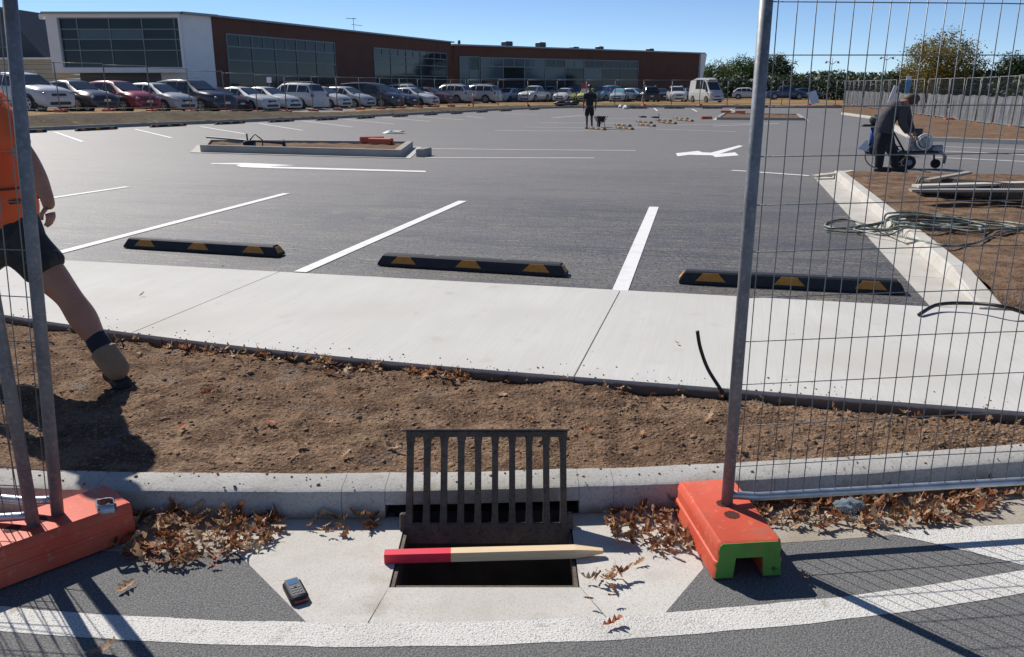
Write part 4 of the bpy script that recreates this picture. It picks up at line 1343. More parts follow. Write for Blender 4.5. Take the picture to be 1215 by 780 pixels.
# sheet lying on the mound by the hoarding and loose feet on islands
for px, py, rz, lb in ((861, 136.5, 15, 'orange ballast block lying on the far island, left of two'), (878, 136.8, 5, 'orange ballast block lying on the far island, right of two'), (838, 141.5, 40, 'red ballast block standing on the asphalt left of the far island')):
    p = G(px, py)
    far_foot(p.x, p.y, p.z + (0.13 if px > 850 else 0.006), R(rz + 60), lb, None)
    if px < 850:
        o = COL.objects[-1]
p = G(447, 176.5)
far_foot(p.x + 0.12, p.y - 0.05, p.z + 0.12, R(70), 'red ballast block lying in front of another on the island', None)
far_foot(p.x - 0.18, p.y + 0.38, p.z + 0.13, R(105), 'red ballast block lying behind another on the island', None, flat=(0, 8))

# ------------------------------------------------------------------ buildings
m['render_white'] = pmat('white_panel', (0.82, 0.81, 0.80), 0.6, [(1.5, 0.4, 0.7, (0.76, 0.75, 0.75), 0.7)])
m['brick'] = pmat('brown_brick', (0.125, 0.056, 0.038), 0.85, [(0.7, 0.4, 0.7, (0.095, 0.042, 0.030), 0.8), (12, 0.45, 0.65, (0.16, 0.075, 0.052), 0.6, (1, 1, 3))], [(10, 0.4, 0.03)])
m['fascia'] = pmat('roof_metal', (0.25, 0.29, 0.33), 0.4, metallic=0.5)
m['glass'] = pmat('window_glass', (0.014, 0.024, 0.034), 0.05, [(0.25, 0.4, 0.65, (0.026, 0.042, 0.055), 0.8)], spec=0.28)
m['glass_lit'] = pmat('window_glass_lit', (0.07, 0.11, 0.135), 0.08, spec=0.35)  # paler panes: reflections and indoor light put into the glass colour
m['mullion'] = pmat('mullion', (0.20, 0.225, 0.24), 0.5, metallic=0.3)
m['dark_metal'] = pmat('dark_metal', (0.06, 0.065, 0.07), 0.5)

class Wall:
    """vertical wall from A to B (plan), facing the side to the right of travel A->B when seen from the camera"""
    def __init__(s, A, B):
        s.A, s.B = Vector(A), Vector(B)
        s.d = (s.B - s.A).normalized()
        s.n = Vector((s.d.y, -s.d.x))
        if s.n.dot(-s.A) < 0:
            s.n = -s.n
        s.L = (s.B - s.A).length
    def pt(s, u, z, o=0.0):
        p = s.A + s.d * u + s.n * o
        return Vector((p.x, p.y, z))
    def u_at(s, px, py):
        d = ray(px, py)
        # A + d u = t * (dx, dy)
        det = s.d.x * (-d[1]) - s.d.y * (-d[0])
        u = ((-s.A.x) * (-d[1]) - (-s.A.y) * (-d[0])) / det
        p = s.A + s.d * u
        t = p.y / d[1]
        return u, EYE + d[2] * t
    def slab(s, u0, u1, z0, z1, o0, o1):
        v_ = [s.pt(u0, z0, o0), s.pt(u1, z0, o0), s.pt(u1, z1, o0), s.pt(u0, z1, o0), s.pt(u0, z0, o1), s.pt(u1, z0, o1), s.pt(u1, z1, o1), s.pt(u0, z1, o1)]
        return MB().add(v_, [(0, 1, 2, 3), (7, 6, 5, 4), (0, 4, 5, 1), (1, 5, 6, 2), (2, 6, 7, 3), (3, 7, 4, 0)])

def window(wall, root, us, zs, skip=(), pale=(), fw=0.07, recess=0.0, topsplit=False, z_top=None):
    """glazed wall: us column lines, zs row lines; frame one part, every pane a sub-part"""
    f = MB()
    def add(mb):
        f.add(mb.v, mb.f)
    for u in us:
        add(wall.slab(u - fw / 2, u + fw / 2, zs[0], zs[-1], 0.02, 0.10))
    for z in zs:
        add(wall.slab(us[0] - fw / 2, us[-1] + fw / 2, z - fw / 2, z + fw / 2, 0.023, 0.097))
    if topsplit:
        for a, b in zip(us[:-1], us[1:]):
            add(wall.slab((a + b) / 2 - fw / 2, (a + b) / 2 + fw / 2, zs[-2], zs[-1], 0.025, 0.095))
    w_ = f.build('window', m['mullion'], root)
    for i in range(len(us) - 1):
        for j in range(len(zs) - 1):
            q_ = wall.slab(us[i] + fw / 2 - .005, us[i + 1] - fw / 2 + .005, zs[j] + fw / 2 - .005, zs[j + 1] - fw / 2 + .005, 0.03, 0.05)
            # panes never hang perfectly true: a hair of tilt each
            k = rf.uniform(-0.006, 0.006)
            q_.v = [(a + wall.n.x * k * ((idx % 4) in (1, 2)), b + wall.n.y * k * ((idx % 4) in (1, 2)), c) for idx, (a, b, c) in enumerate(q_.v)]
            q_.build('pane', m['glass_lit'] if (i, j) in pale else m['glass'], w_)
    return w_

RZ = 5.94
# --- white framed hall at the left
bw = thing('white_hall', 'white framed building block with a large dark glazed front at left', 'building', (0, 0, 0))
Y0 = 58.5
pL, pR = P(56, 17, Y0), P(215, 17, Y0)
wl = Wall((pL.x, Y0), (pR.x, Y0))
uu = lambda px, py: wl.u_at(px, py)[0]
zz_ = lambda px, py: wl.u_at(px, py)[1]
zb, zt = zz_(140, 86.5), pL.z
iL, iR = uu(70, 22), uu(213, 22)
zi0, zi1 = zz_(140, 80.5), zz_(140, 21.5)
wl.slab(0, wl.L, zi1, zt, -9, 0.35).build('top_beam', m['render_white'], bw)
wl.slab(0, wl.L, zb, zi0, -9, 0.35).build('bottom_beam', m['render_white'], bw)
wl.slab(0, iL, zi0, zi1, -9, 0.35).build('side_wall', m['render_white'], bw)
wl.slab(iR, wl.L, zi0, zi1, -9, 0.35).build('side_wall', m['render_white'], bw)
wl.slab(iL, iR, zi0, zi1, -9, -0.2).build('back_wall', m['dark_metal'], bw)
wl.slab(-0.15, wl.L + 0.15, zt, zt + 0.12, -9.2, 0.55).build('roof', m['fascia'], bw)
wl.slab(1.0, wl.L - 0.1, 0.0, zb, -8, -1.2).build('base_wall', m['dark_metal'], bw)
us = [uu(px, 22) for px in (70.5, 91, 129, 168, 206.5, 212.5)]
zs = [zz_(140, py) for py in (80, 60, 47, 35, 22)]
window(wl, bw, us, zs, pale=((1, 2), (2, 2)))
cmb = MB()
cmb.box(P(50, 20, Y0), (0.3, 0.3, 0.3)); cmb.bar(P(50, 18, Y0), P(57, 18, Y0), 0.08, 0.08)
cmb.build('security_camera', m['render_white'], bw)
# --- grey return wall and long brick wing 1
bA = Vector((pR.x, Y0))
W1A = P(250, 21, 60.7).xy
W1B = P(535, 51, 97.3).xy
wg = thing('brick_wing', 'long brown brick wing with two large glazed bays behind the parked cars', 'building', (0, 0, 0))
rw = Wall(bA, W1A)
rw.slab(0.02, rw.L, 0.0, RZ, -6, 0.0).build('return_wall', m['render_white'], wg)
w1 = Wall(W1A, W1B)
w1.slab(0.0, w1.L, -0.4, RZ, -10, 0.02).build('brick_wall', m['brick'], wg)
rw.slab(-0.2, rw.L + 0.3, RZ, RZ + 0.14, -6, 0.4).build('roof', m['fascia'], wg)
w1.slab(0.3, w1.L + 0.3, RZ + 0.001, RZ + 0.13, -10.5, 0.3).build('roof', m['fascia'], wg)
def bay(wall, root, pxa, pxb, ytop_a, rows, ncol, zlow, **kw):
    ua, zt_ = wall.u_at(pxa, ytop_a)
    ub, _ = wall.u_at(pxb, ytop_a)
    us_ = [ua + (ub - ua) * i / ncol for i in range(ncol + 1)]
    zs_ = [zlow + (zt_ - zlow) * r for r in rows]
    window(wall, root, us_, zs_, **kw)
bay(w1, wg, 267, 395, 40.5, (0, .22, .45, .64, .83, 1), 5, 0.1, topsplit=True, fw=0.09)
bay(w1, wg, 442.5, 529, 57, (0, .25, .5, .72, .87, 1), 5, 0.0, topsplit=True, fw=0.09)
# antenna on its roof
an = thing('roof_antenna', 'thin television antenna on the roof of the long brick wing', 'antenna', P(420, 38, 84.0))
k = MB(); k.bar((0, 0, -0.6), (0, 0, 1.25), 0.04, 0.04); k.build('mast', m['far_metal'], an)
k = MB(); k.bar((-0.7, 0, 1.2), (0.3, 0, 1.15), 0.04, 0.04); k.bar((-0.2, 0, 0.65), (0.8, 0, 0.55), 0.04, 0.04)
for i in range(5):
    k.bar((-0.65 + i * 0.2, -0.3, 1.19), (-0.65 + i * 0.2, 0.3, 1.19), 0.025, 0.025)
k.build('boom', m['far_metal'], an)
# --- wing 2
W2A = W1B + Vector((0.25, 1.2))
W2B = P(830, 64, 124.0).xy
R2 = 1.5 + 4.2
bk = thing('rear_brick_wing', 'lower brown brick wing with a strip of glazing closing the car park', 'building', (0, 0, 0))
w2 = Wall(W2A, W2B)
w2.slab(0, w2.L, -0.6, R2, -10, 0.0).build('brick_wall', m['brick'], bk)
w2.slab(-0.2, w2.L + 0.9, R2, R2 + 0.16, -10.4, 0.35).build('roof', m['fascia'], bk)
pE = w2.u_at(838, 64)[0]
e_ = MB()
v_ = [w2.pt(w2.L, -0.6, 0.3), w2.pt(w2.L + 0.1, -0.6, 0.3), w2.pt(w2.L + 1.25, R2, 0.3), w2.pt(w2.L, R2, 0.3)]
v_ += [p_ - Vector((w2.n.x, w2.n.y, 0)) * 10 for p_ in v_]
e_.add(v_, [(0, 1, 2, 3), (7, 6, 5, 4), (0, 4, 5, 1), (1, 5, 6, 2), (2, 6, 7, 3), (3, 7, 4, 0)])
e_.build('end_fin', m['render_white'], bk)
bay(w2, bk, 545, 568, 67.3, (0, .3, .7, 1), 2, -0.3, fw=0.1, pale=((0, 2), (1, 1), (0, 1)))
bay(w2, bk, 570, 757, 68.5, (0, .28, .52, .80, 1), 8, -0.3, fw=0.11, topsplit=True, pale=((0, 2), (2, 2), (2, 3), (3, 2), (4, 3), (5, 2), (1, 3), (0, 3)))
for px, py, wd, hh, lb in ((609, 55, 1.0, .55, 'left rooftop unit above the rear glazing'), (649, 57, 0.95, .6, 'tallest rooftop unit, second from left on the rear wing'), (689, 58.5, 0.9, .22, 'flat rooftop vent in the middle of the rear wing'), (719, 59.5, 0.8, .38, 'small rooftop unit right of the flat vent'), (779, 62, 0.8, .34, 'rooftop unit nearest the right end of the rear wing'), (552, 53.5, 0.25, .5, 'thin rooftop pipe at the left end of the rear wing')):
    u_, _ = w2.u_at(px, py)
    p_ = w2.pt(u_, R2 + 0.16, -1.2)
    o = MB()
    o.bbox((0, 0, hh / 2), (wd, wd, hh), 0.05); o.box((0, 0, hh * 0.5), (wd * 1.06, wd * 1.06, hh * 0.12))
    q_ = o.build('rooftop_unit', m['dark_metal']); q_.location = p_; q_.rotation_euler = (0, 0, math.atan2(w2.d.y, w2.d.x))
    tag(q_, lb, 'roof unit')
# --- gabled shed at the far left
m['dark_roof'] = pmat('dark_roof', (0.028, 0.034, 0.045), 0.6, [(2, 0.4, 0.7, (0.045, 0.05, 0.06), 0.7, (8, 1, 1))])
m['cream'] = pmat('cream_boards', (0.50, 0.46, 0.34), 0.7, [(2, 0.4, 0.7, (0.44, 0.40, 0.30), 0.7, (1, 1, 12))])
sh = thing('gabled_shed', 'cream walled shed with a steep dark roof at the far left', 'shed', (0, 0, 0))
Ys = 70.0
a, b = P(62, 78, Ys), P(-2, 8, Ys)
k = MB()
ridge = Vector((b.x, 0, b.z)); eave = Vector((a.x, 0, a.z))
v_ = [(eave.x, Ys, eave.z), (eave.x, Ys + 14, eave.z), (ridge.x, Ys + 14, ridge.z), (ridge.x, Ys, ridge.z), (2 * ridge.x - eave.x, Ys, eave.z), (2 * ridge.x - eave.x, Ys + 14, eave.z)]
k.add(v_, [(0, 1, 2, 3), (3, 2, 5, 4), (0, 3, 4), (1, 5, 2)])
k.build('roof', m['dark_roof'], sh)
wS = Wall((-52, 66), (P(64, 80, 66).x, 66))
zw = P(40, 71, 66).z
for i in range(9):
    z_a = 0.3 + (zw - 0.3) * i / 9; z_b = 0.3 + (zw - 0.3) * (i + 1) / 9
    wS.slab(0, wS.L, z_a, z_b - 0.02, -4, 0.0 if i % 1 == 0 else 0.02).build('weatherboard', m['cream'], sh)
wS.slab(-0.2, wS.L + 0.2, zw, zw + 0.15, -5, 0.25).build('wall_cap', m['render_white'], sh)
hl = MB()
def hill_fn(u, v):
    x = -220 + 190 * u
    y = 170 + 60 * v
    return (x, y, -1 + 17 * math.sin(math.pi * min(1, v * 0.5 + 0.01)) * (0.55 + 0.45 * math.cos((x + 110) / 60)) + 1.5 * noise.noise((x * .05, y * .05, 0)))
m['hill'] = pmat('wooded_hill', (0.035, 0.05, 0.035), 0.95, [(0.2, 0.4, 0.7, (0.06, 0.075, 0.05), 0.8)], [(0.5, 1, 1)])

# ------------------------------------------------------------------ trees
m['bark'] = pmat('bark', (0.10, 0.075, 0.055), 0.9, [(4, 0.4, 0.7, (0.06, 0.045, 0.035), 0.8)])
m['crown_dark'] = leafmat('dark_green_leaves', [(0.018, 0.034, 0.012), (0.034, 0.060, 0.018), (0.026, 0.045, 0.014), (0.055, 0.082, 0.024)], 0.55, 0.3)
m['crown_mid'] = leafmat('mid_green_leaves', [(0.040, 0.070, 0.018), (0.072, 0.115, 0.028), (0.052, 0.088, 0.022), (0.105, 0.145, 0.038)], 0.55, 0.3)
m['crown_gold'] = leafmat('golden_leaves', [(0.20, 0.155, 0.03), (0.34, 0.24, 0.045), (0.13, 0.12, 0.03), (0.26, 0.185, 0.035), (0.09, 0.085, 0.025)], 0.55, 0.35)
m['crown_blue'] = leafmat('far_leaves', [(0.028, 0.045, 0.03), (0.042, 0.062, 0.042), (0.022, 0.036, 0.025)], 0.6, 0.2)
def tree(label, loc, h, rx, mt, seed, n=190, per=54, trunk=0.3, ls=0.22, group=None, name='tree', squash=0.46):
    rn = random.Random(seed)
    rt = thing(name, label, 'tree', loc, 0, group)
    k = MB()
    k.tube([(0, 0, -0.3), (0.03 * h, 0, h * 0.25), (0.0, 0.02 * h, h * 0.55), (0, 0, h * 0.85)], [0.035 * h, 0.027 * h, 0.018 * h, 0.006 * h], 8)
    cz, rz_ = h * (1 - squash), h * squash
    cs = []
    for i in range(n):
        while True:
            p_ = Vector((rn.uniform(-1, 1), rn.uniform(-1, 1), rn.uniform(-1, 1)))
            if p_.length < 1 and p_.length > 0.35:
                break
        lump = 0.78 + 0.34 * noise.noise(p_.normalized() * 1.7 + Vector((seed, 0, 0)))
        cs.append(Vector((p_.x * rx * lump, p_.y * rx * lump, cz + p_.z * rz_ * (0.8 + 0.28 * noise.noise(p_.normalized() * 2.3 + Vector((0, seed, 0)))))))
    for i in range(9):
        c = cs[i * 7 % n]
        s_ = Vector((0, 0, h * rn.uniform(0.22, 0.5)))
        k.tube([s_, s_.lerp(c, 0.5) + Vector((0, 0, 0.04 * h)), c], [0.013 * h, 0.009 * h, 0.003 * h], 5)
    k.build('trunk', m['bark'], rt, True)
    l = MB()
    for c in cs:
        cr = rn.uniform(0.10, 0.20) * rx + 0.15
        for j in range(per):
            o = Vector((rn.gauss(0, 1), rn.gauss(0, 1), rn.gauss(0, 0.75))) * cr * 0.62
            p_ = c + o
            a = Vector((rn.uniform(-1, 1), rn.uniform(-1, 1), rn.uniform(-0.7, 0.7))).normalized()
            b = a.orthogonal().normalized()
            b = (Matrix.Rotation(rn.uniform(0, 6.28), 3, a) @ b)
            s_ = ls * rn.uniform(0.6, 1.3)
            l.add([p_ - a * s_ * 0.6, p_ - b * s_ * 0.3, p_ + a * s_ * 0.6, p_ + b * s_ * 0.3], [(0, 1, 2, 3)])
    l.build('crown', m[mt], rt)
    return rt
def tree_px(label, px, ytop, Y, wpx, mt, seed, group=None, **kw):
    p_ = P(px, ytop, Y)
    z0 = -0.6
    tree(label, (p_.x, Y, z0), p_.z - z0, wpx / 1000 * Y / 1.05 / 2, mt, seed, group=group, **kw)
tree_px('dark green tree nearest the right end of the brick wing', 852, 73, 142, 56, 'crown_mid', 1, 'trees behind the camper van')
tree_px('rounded green tree behind the white camper van', 880, 65, 138, 60, 'crown_mid', 2, 'trees behind the camper van')
tree_px('tall dark tree partly hidden by the right fence post', 904, 67, 146, 58, 'crown_dark', 3, 'trees behind the camper van')
tree_px('dark green tree just right of the right fence post', 923, 60, 140, 50, 'crown_dark', 4, 'trees behind the camper van')
tree_px('low bushy tree beneath the lamp posts', 985, 84, 190, 60, 'crown_dark', 5, None, n=90)
tree_px('far bluish tree right of the fence post trees', 950, 88, 230, 60, 'crown_blue', 6, None, n=90)
tree_px('tall golden autumn tree behind the shade cloth fence', 1122, 33, 92, 100, 'crown_gold', 7, None, n=300, per=60, ls=0.19, squash=0.49)
tree_px('dark brown-green tree left of the golden tree', 1072, 80, 96, 56, 'crown_dark', 8, None, n=100)
tree_px('dark tree right of the golden tree', 1158, 78, 100, 50, 'crown_dark', 12, None, n=90)
tree_px('dark tree at the right edge above the fence', 1212, 60, 90, 76, 'crown_dark', 9, None, n=200)
tree_px('dark tree on the rise left of the white hall', 47, 35, 150, 44, 'crown_blue', 10, None, n=90, ls=0.3)
tree_px('dark tree half hidden by the gabled shed', 22, 48, 150, 60, 'crown_blue', 13, None, n=90, ls=0.3)
# far tree belt, one mass
l = MB(); rn = random.Random(2)
for i in range(15000):
    x = rn.uniform(18, 190)
    y = 255 + rn.uniform(0, 22)
    hmax = 5.6 + 1.6 * noise.noise((x * 0.12, 0, 0)) + 1.0 * noise.noise((x * 0.5, 3, 0))
    z = -0.6 + hmax * rn.random() ** 0.8
    s_ = rn.uniform(0.3, 0.65)
    a = Vector((rn.uniform(-1, 1), rn.uniform(-1, 1), rn.uniform(-1, 1))).normalized(); b = a.orthogonal()
    l.add([Vector((x, y, z)) - a * s_, Vector((x, y, z)) - b * s_ * .6, Vector((x, y, z)) + a * s_, Vector((x, y, z)) + b * s_ * .6], [(0, 1, 2, 3)])
tag(l.build('tree_belt', m['crown_blue']), 'far dark belt of trees along the horizon at right', 'tree belt', kind='stuff')
l = MB()
for i in range(17000):
    t = rn.random()
    x = 34 + 22 * t + rn.uniform(-3, 3) + 8 * (1 - t)
    y = 98 - 48 * t + rn.uniform(-3, 3)
    x += 4
    hmax = 2.9 + 1.0 * noise.noise((x * 0.5, y * 0.3, 0))
    z = -0.6 + hmax * rn.random() ** 0.75
    s_ = rn.uniform(0.10, 0.26)
    a = Vector((rn.uniform(-1, 1), rn.uniform(-1, 1), rn.uniform(-1, 1))).normalized(); b = a.orthogonal()
    l.add([Vector((x, y, z)) - a * s_, Vector((x, y, z)) - b * s_ * .6, Vector((x, y, z)) + a * s_, Vector((x, y, z)) + b * s_ * .6], [(0, 1, 2, 3)])
tag(l.build('hedge', m['crown_dark']), 'dark scrub growing behind the shade cloth fence', 'scrub', kind='stuff')

l = MB()
for i in range(13000):
    x = rn.uniform(30, 72)
    y = 127 + rn.uniform(0, 8)
    hmax = 3.3 + 1.1 * noise.noise((x * 0.35, 7, 0)) + 0.6 * noise.noise((x * 1.1, 3, 0))
    z = -0.6 + hmax * rn.random() ** 0.8
    s_ = rn.uniform(0.15, 0.34)
    a = Vector((rn.uniform(-1, 1), rn.uniform(-1, 1), rn.uniform(-1, 1))).normalized(); b = a.orthogonal()
    l.add([Vector((x, y, z)) - a * s_, Vector((x, y, z)) - b * s_ * .6, Vector((x, y, z)) + a * s_, Vector((x, y, z)) + b * s_ * .6], [(0, 1, 2, 3)])
tag(l.build('scrub', m['crown_dark']), 'dark scrub beyond the blue ute and the back fence', 'scrub', kind='stuff')

# ------------------------------------------------------------------ lamp posts and signs
def lamp_post(label, px, ytop, Y):
    p_ = P(px, ytop, Y)
    rt = thing('lamp_post', label, 'lamp post', (p_.x, Y, -0.6), 0, 'twin arm lamp posts')
    h = p_.z + 0.6
    MB().tube([(0, 0, 0), (0, 0, h * 0.6), (0, 0, h)], [0.07, 0.055, 0.035], 8).build('pole', m['galv'], rt, True)
    for sx in (-1, 1):
        MB().tube([(0, 0, h - 0.9), (sx * 0.5, 0, h - 0.55), (sx * 0.9, 0, h - 0.5)], 0.05, 6).build('arm', m['galv'], rt, True)
        MB().tube([(sx * 0.9, 0, h - 0.42), (sx * 0.9, 0, h - 0.58), (sx * 0.9, 0, h - 0.75)], [0.06, 0.12, 0.2], 10).build('lamp_head', m['galv'], rt, True)
lamp_post('twin arm lamp post above the low bushy tree', 988, 69, 130)
lamp_post('twin arm lamp post left of the golden tree', 1053, 64, 130)
m['sign_blue'] = pmat('blue_sign', (0.08, 0.24, 0.42), 0.5)
m['sign_white'] = pmat('white_sign', (0.70, 0.70, 0.71), 0.5)
m['sign_red'] = pmat('red_sign', (0.45, 0.03, 0.04), 0.5)
s1 = P(1077.5, 100, 40)
rt = thing('narrow_sign', 'narrow blue sign with white top behind the bent worker', 'sign', (s1.x, 40, lot_z(s1.x, 40)))
hz0 = s1.z - lot_z(s1.x, 40)
MB().box((0, 0, hz0 - 0.1), (0.22, 0.03, 0.62)).build('panel', m['sign_blue'], rt)
MB().box((0, -0.003, hz0 + 0.27), (0.222, 0.03, 0.18)).build('white_cap', m['sign_white'], rt)
MB().bar((0, 0.03, 0), (0, 0.03, hz0 - 0.1), 0.05, 0.05).build('post', m['galv'], rt)
s1 = P(1060, 111, 38)
rt = thing('white_board', 'slanting white board left of the narrow blue sign', 'board', (s1.x, 38, lot_z(s1.x, 38)))
hz0 = s1.z - lot_z(s1.x, 38)
k = MB().bar((-0.12, 0, hz0 - 0.4), (0.08, 0, hz0 + 0.32), 0.17, 0.03, (0, 1, 0)); k.build('panel', m['sign_white'], rt)
MB().bar((-0.12, 0.03, 0), (-0.08, 0.03, hz0), 0.05, 0.05).build('post', m['galv'], rt)
s1 = P(967.5, 123.5, 62)
o = MB().bar((0, 0, 0.02), (-0.25, 0.3, 0.85), 0.62, 0.03, (0, -1, 0.3)).build('leaning_sheet', m['sign_white'])
o.location = (s1.x, 62, max(s1.z, lot_z(s1.x, 62))); tag(o, 'pale blue-white sheet propped up near the far corner of the fence', 'sheet')
p_ = P(301, 93, 52)
rt = thing('small_sign', 'small white square sign on a pole in front of the left glazing', 'sign', (p_.x - 0.2, 56, bank_z(p_.x, 56)))
hz0 = P(301, 95, 56).z - bank_z(p_.x, 56)
MB().box((0, 0, hz0), (0.30, 0.03, 0.34)).build('panel', m['sign_white'], rt); MB().bar((0, 0.03, 0), (0, 0.03, hz0), 0.05, 0.05).build('pole', m['galv'], rt)
p_ = P(697, 104, 96)
rt = thing('red_sign', 'red and white sign board beside the far man among the cars', 'sign', (p_.x - 0.2, 96, bank_z(p_.x, 96)))
hz0 = p_.z - bank_z(p_.x, 96)
MB().box((0, 0, hz0 + 0.15), (0.9, 0.05, 0.55)).build('panel', m['sign_red'], rt); MB().box((0, 0, hz0 - 0.35), (0.9, 0.048, 0.45)).build('lower_panel', m['sign_white'], rt)
MB().bar((0, 0.05, 0), (0, 0.05, hz0), 0.06, 0.06).build('post', m['galv'], rt)
b_ = P(561.5, 128, 68)
rt = thing('orange_bollard', 'slim orange bollard post on the bank by the kerb', 'bollard', (b_.x, 68, bank_z(b_.x, 68) - 0.05))
m['orange'] = pmat('orange_plastic', (0.62, 0.10, 0.03), 0.5)
MB().tube([(0, 0, 0), (0, 0, 1.1)], 0.05, 10).build('post', m['orange'], rt, True)
MB().tube([(0, 0, 0), (0, 0, 0.06)], [0.2, 0.14], 12).build('base', m['rubber'], rt, True)
MB().tube([(0, 0, 0.85), (0, 0, 1.0)], 0.053, 10).build('band', m['sign_white'], rt, True)

# ------------------------------------------------------------------ vehicles
m['tyre'] = pmat('tyre', (0.018, 0.018, 0.019), 0.8)
m['rim'] = pmat('alloy_rim', (0.42, 0.43, 0.45), 0.35, metallic=0.7)
m['car_glass'] = pmat('car_glass', (0.022, 0.030, 0.038), 0.05, spec=0.8)
m['teal_glass'] = pmat('sun_shade_glass', (0.10, 0.36, 0.42), 0.15, spec=0.8)
m['headlight'] = pmat('headlight', (0.36, 0.38, 0.40), 0.12, spec=0.8)
m['tail'] = pmat('tail_light', (0.30, 0.02, 0.02), 0.2)
m['plate'] = pmat('number_plate', (0.72, 0.72, 0.70), 0.5)
m['trim'] = pmat('black_trim', (0.016, 0.016, 0.018), 0.45)
PAINT = {}
def paint(c):
    if c not in PAINT:
        PAINT[c] = carpaint('paint_%d' % len(PAINT), c)
    return PAINT[c]
# stations: x, belt z, top z, half width at belt (fraction), half width at top (fraction), role of the stretch that follows
SHAPES = {
    'sedan': (4.65, 1.80, [(-2.32, .50, .55, .80, .70), (-2.28, .72, .80, .92, .78), (-2.15, .90, 1.00, .96, .76), (-1.70, .93, 1.04, .98, .74), (-0.98, .93, 1.38, .99, .62), (-0.25, .92, 1.46, 1.0, .62), (0.35, .91, 1.41, 1.0, .62), (1.12, .89, 1.00, .99, .72), (1.70, .80, .92, .97, .74), (2.10, .70, .80, .92, .74), (2.28, .58, .66, .84, .70), (2.33, .42, .46, .74, .66)], (3, 4), (6, 7), [(4, 5), (5, 6)], 1.36, -1.36, .32),
    'hatch': (4.15, 1.74, [(-2.07, .55, .60, .82, .72), (-2.04, .80, .86, .92, .76), (-1.92, .96, 1.06, .95, .72), (-1.50, .97, 1.42, .97, .62), (-0.9, .95, 1.49, .99, .63), (-0.2, .94, 1.50, 1.0, .63), (0.25, .93, 1.45, 1.0, .62), (1.08, .90, 1.00, .99, .72), (1.55, .82, .93, .97, .74), (1.90, .70, .79, .92, .74), (2.05, .56, .62, .84, .70), (2.09, .42, .46, .74, .66)], (2, 3), (6, 7), [(3, 4), (4, 5), (5, 6)], 1.25, -1.25, .31),
    'suv': (4.65, 1.88, [(-2.32, .60, .66, .86, .76), (-2.30, .90, .96, .94, .80), (-2.20, 1.06, 1.14, .96, .76), (-1.86, 1.08, 1.60, .97, .66), (-1.1, 1.06, 1.69, .99, .67), (-0.3, 1.05, 1.71, 1.0, .67), (0.30, 1.04, 1.65, 1.0, .66), (1.05, 1.01, 1.14, .99, .76), (1.65, .95, 1.06, .97, .78), (2.12, .84, .95, .93, .78), (2.28, .68, .76, .86, .74), (2.33, .48, .52, .78, .68)], (2, 3), (6, 7), [(3, 4), (4, 5), (5, 6)], 1.38, -1.36, .36),
    'mpv': (4.9, 1.92, [(-2.45, .60, .66, .88, .80), (-2.43, .95, 1.0, .95, .82), (-2.36, 1.10, 1.18, .97, .80), (-2.20, 1.10, 1.72, .98, .74), (-1.2, 1.08, 1.80, .99, .74), (0.0, 1.06, 1.80, 1.0, .74), (0.85, 1.04, 1.68, 1.0, .70), (1.65, 1.0, 1.12, .99, .76), (2.05, .90, 1.0, .96, .78), (2.32, .78, .86, .92, .76), (2.43, .6, .66, .86, .72), (2.46, .45, .5, .8, .68)], (2, 3), (6, 7), [(3, 4), (4, 5), (5, 6)], 1.55, -1.5, .34),
    'van': (5.5, 1.96, [(-2.75, .60, .66, .90, .86), (-2.74, 1.2, 1.3, .97, .9), (-2.70, 1.35, 1.5, .99, .9), (-2.66, 1.40, 2.55, 1.0, .80), (-1.2, 1.40, 2.86, 1.0, .80), (0.6, 1.40, 2.86, 1.0, .78), (1.30, 1.36, 2.45, 1.0, .78), (2.15, 1.22, 1.36, .98, .80), (2.45, 1.05, 1.18, .96, .82), (2.66, .86, .96, .93, .82), (2.74, .62, .7, .9, .8), (2.77, .45, .5, .86, .78)], (2, 3), (6, 7), [(4, 5), (5, 6)], 1.75, -1.6, .36),
    'ute': (5.2, 1.86, [(-2.60, .62, .70, .92, .88), (-2.58, .95, 1.02, .97, .92), (-2.2, 1.04, 1.06, .99, .94), (-1.0, 1.05, 1.08, 1.0, .90), (-0.75, 1.06, 1.68, 1.0, .68), (0.0, 1.06, 1.76, 1.0, .69), (0.55, 1.05, 1.70, 1.0, .68), (1.25, 1.03, 1.16, .99, .78), (1.9, .98, 1.10, .98, .82), (2.38, .90, 1.0, .95, .82), (2.55, .68, .78, .9, .8), (2.60, .5, .55, .84, .76)], (3, 4), (6, 7), [(4, 5), (5, 6)], 1.6, -1.55, .38),
}
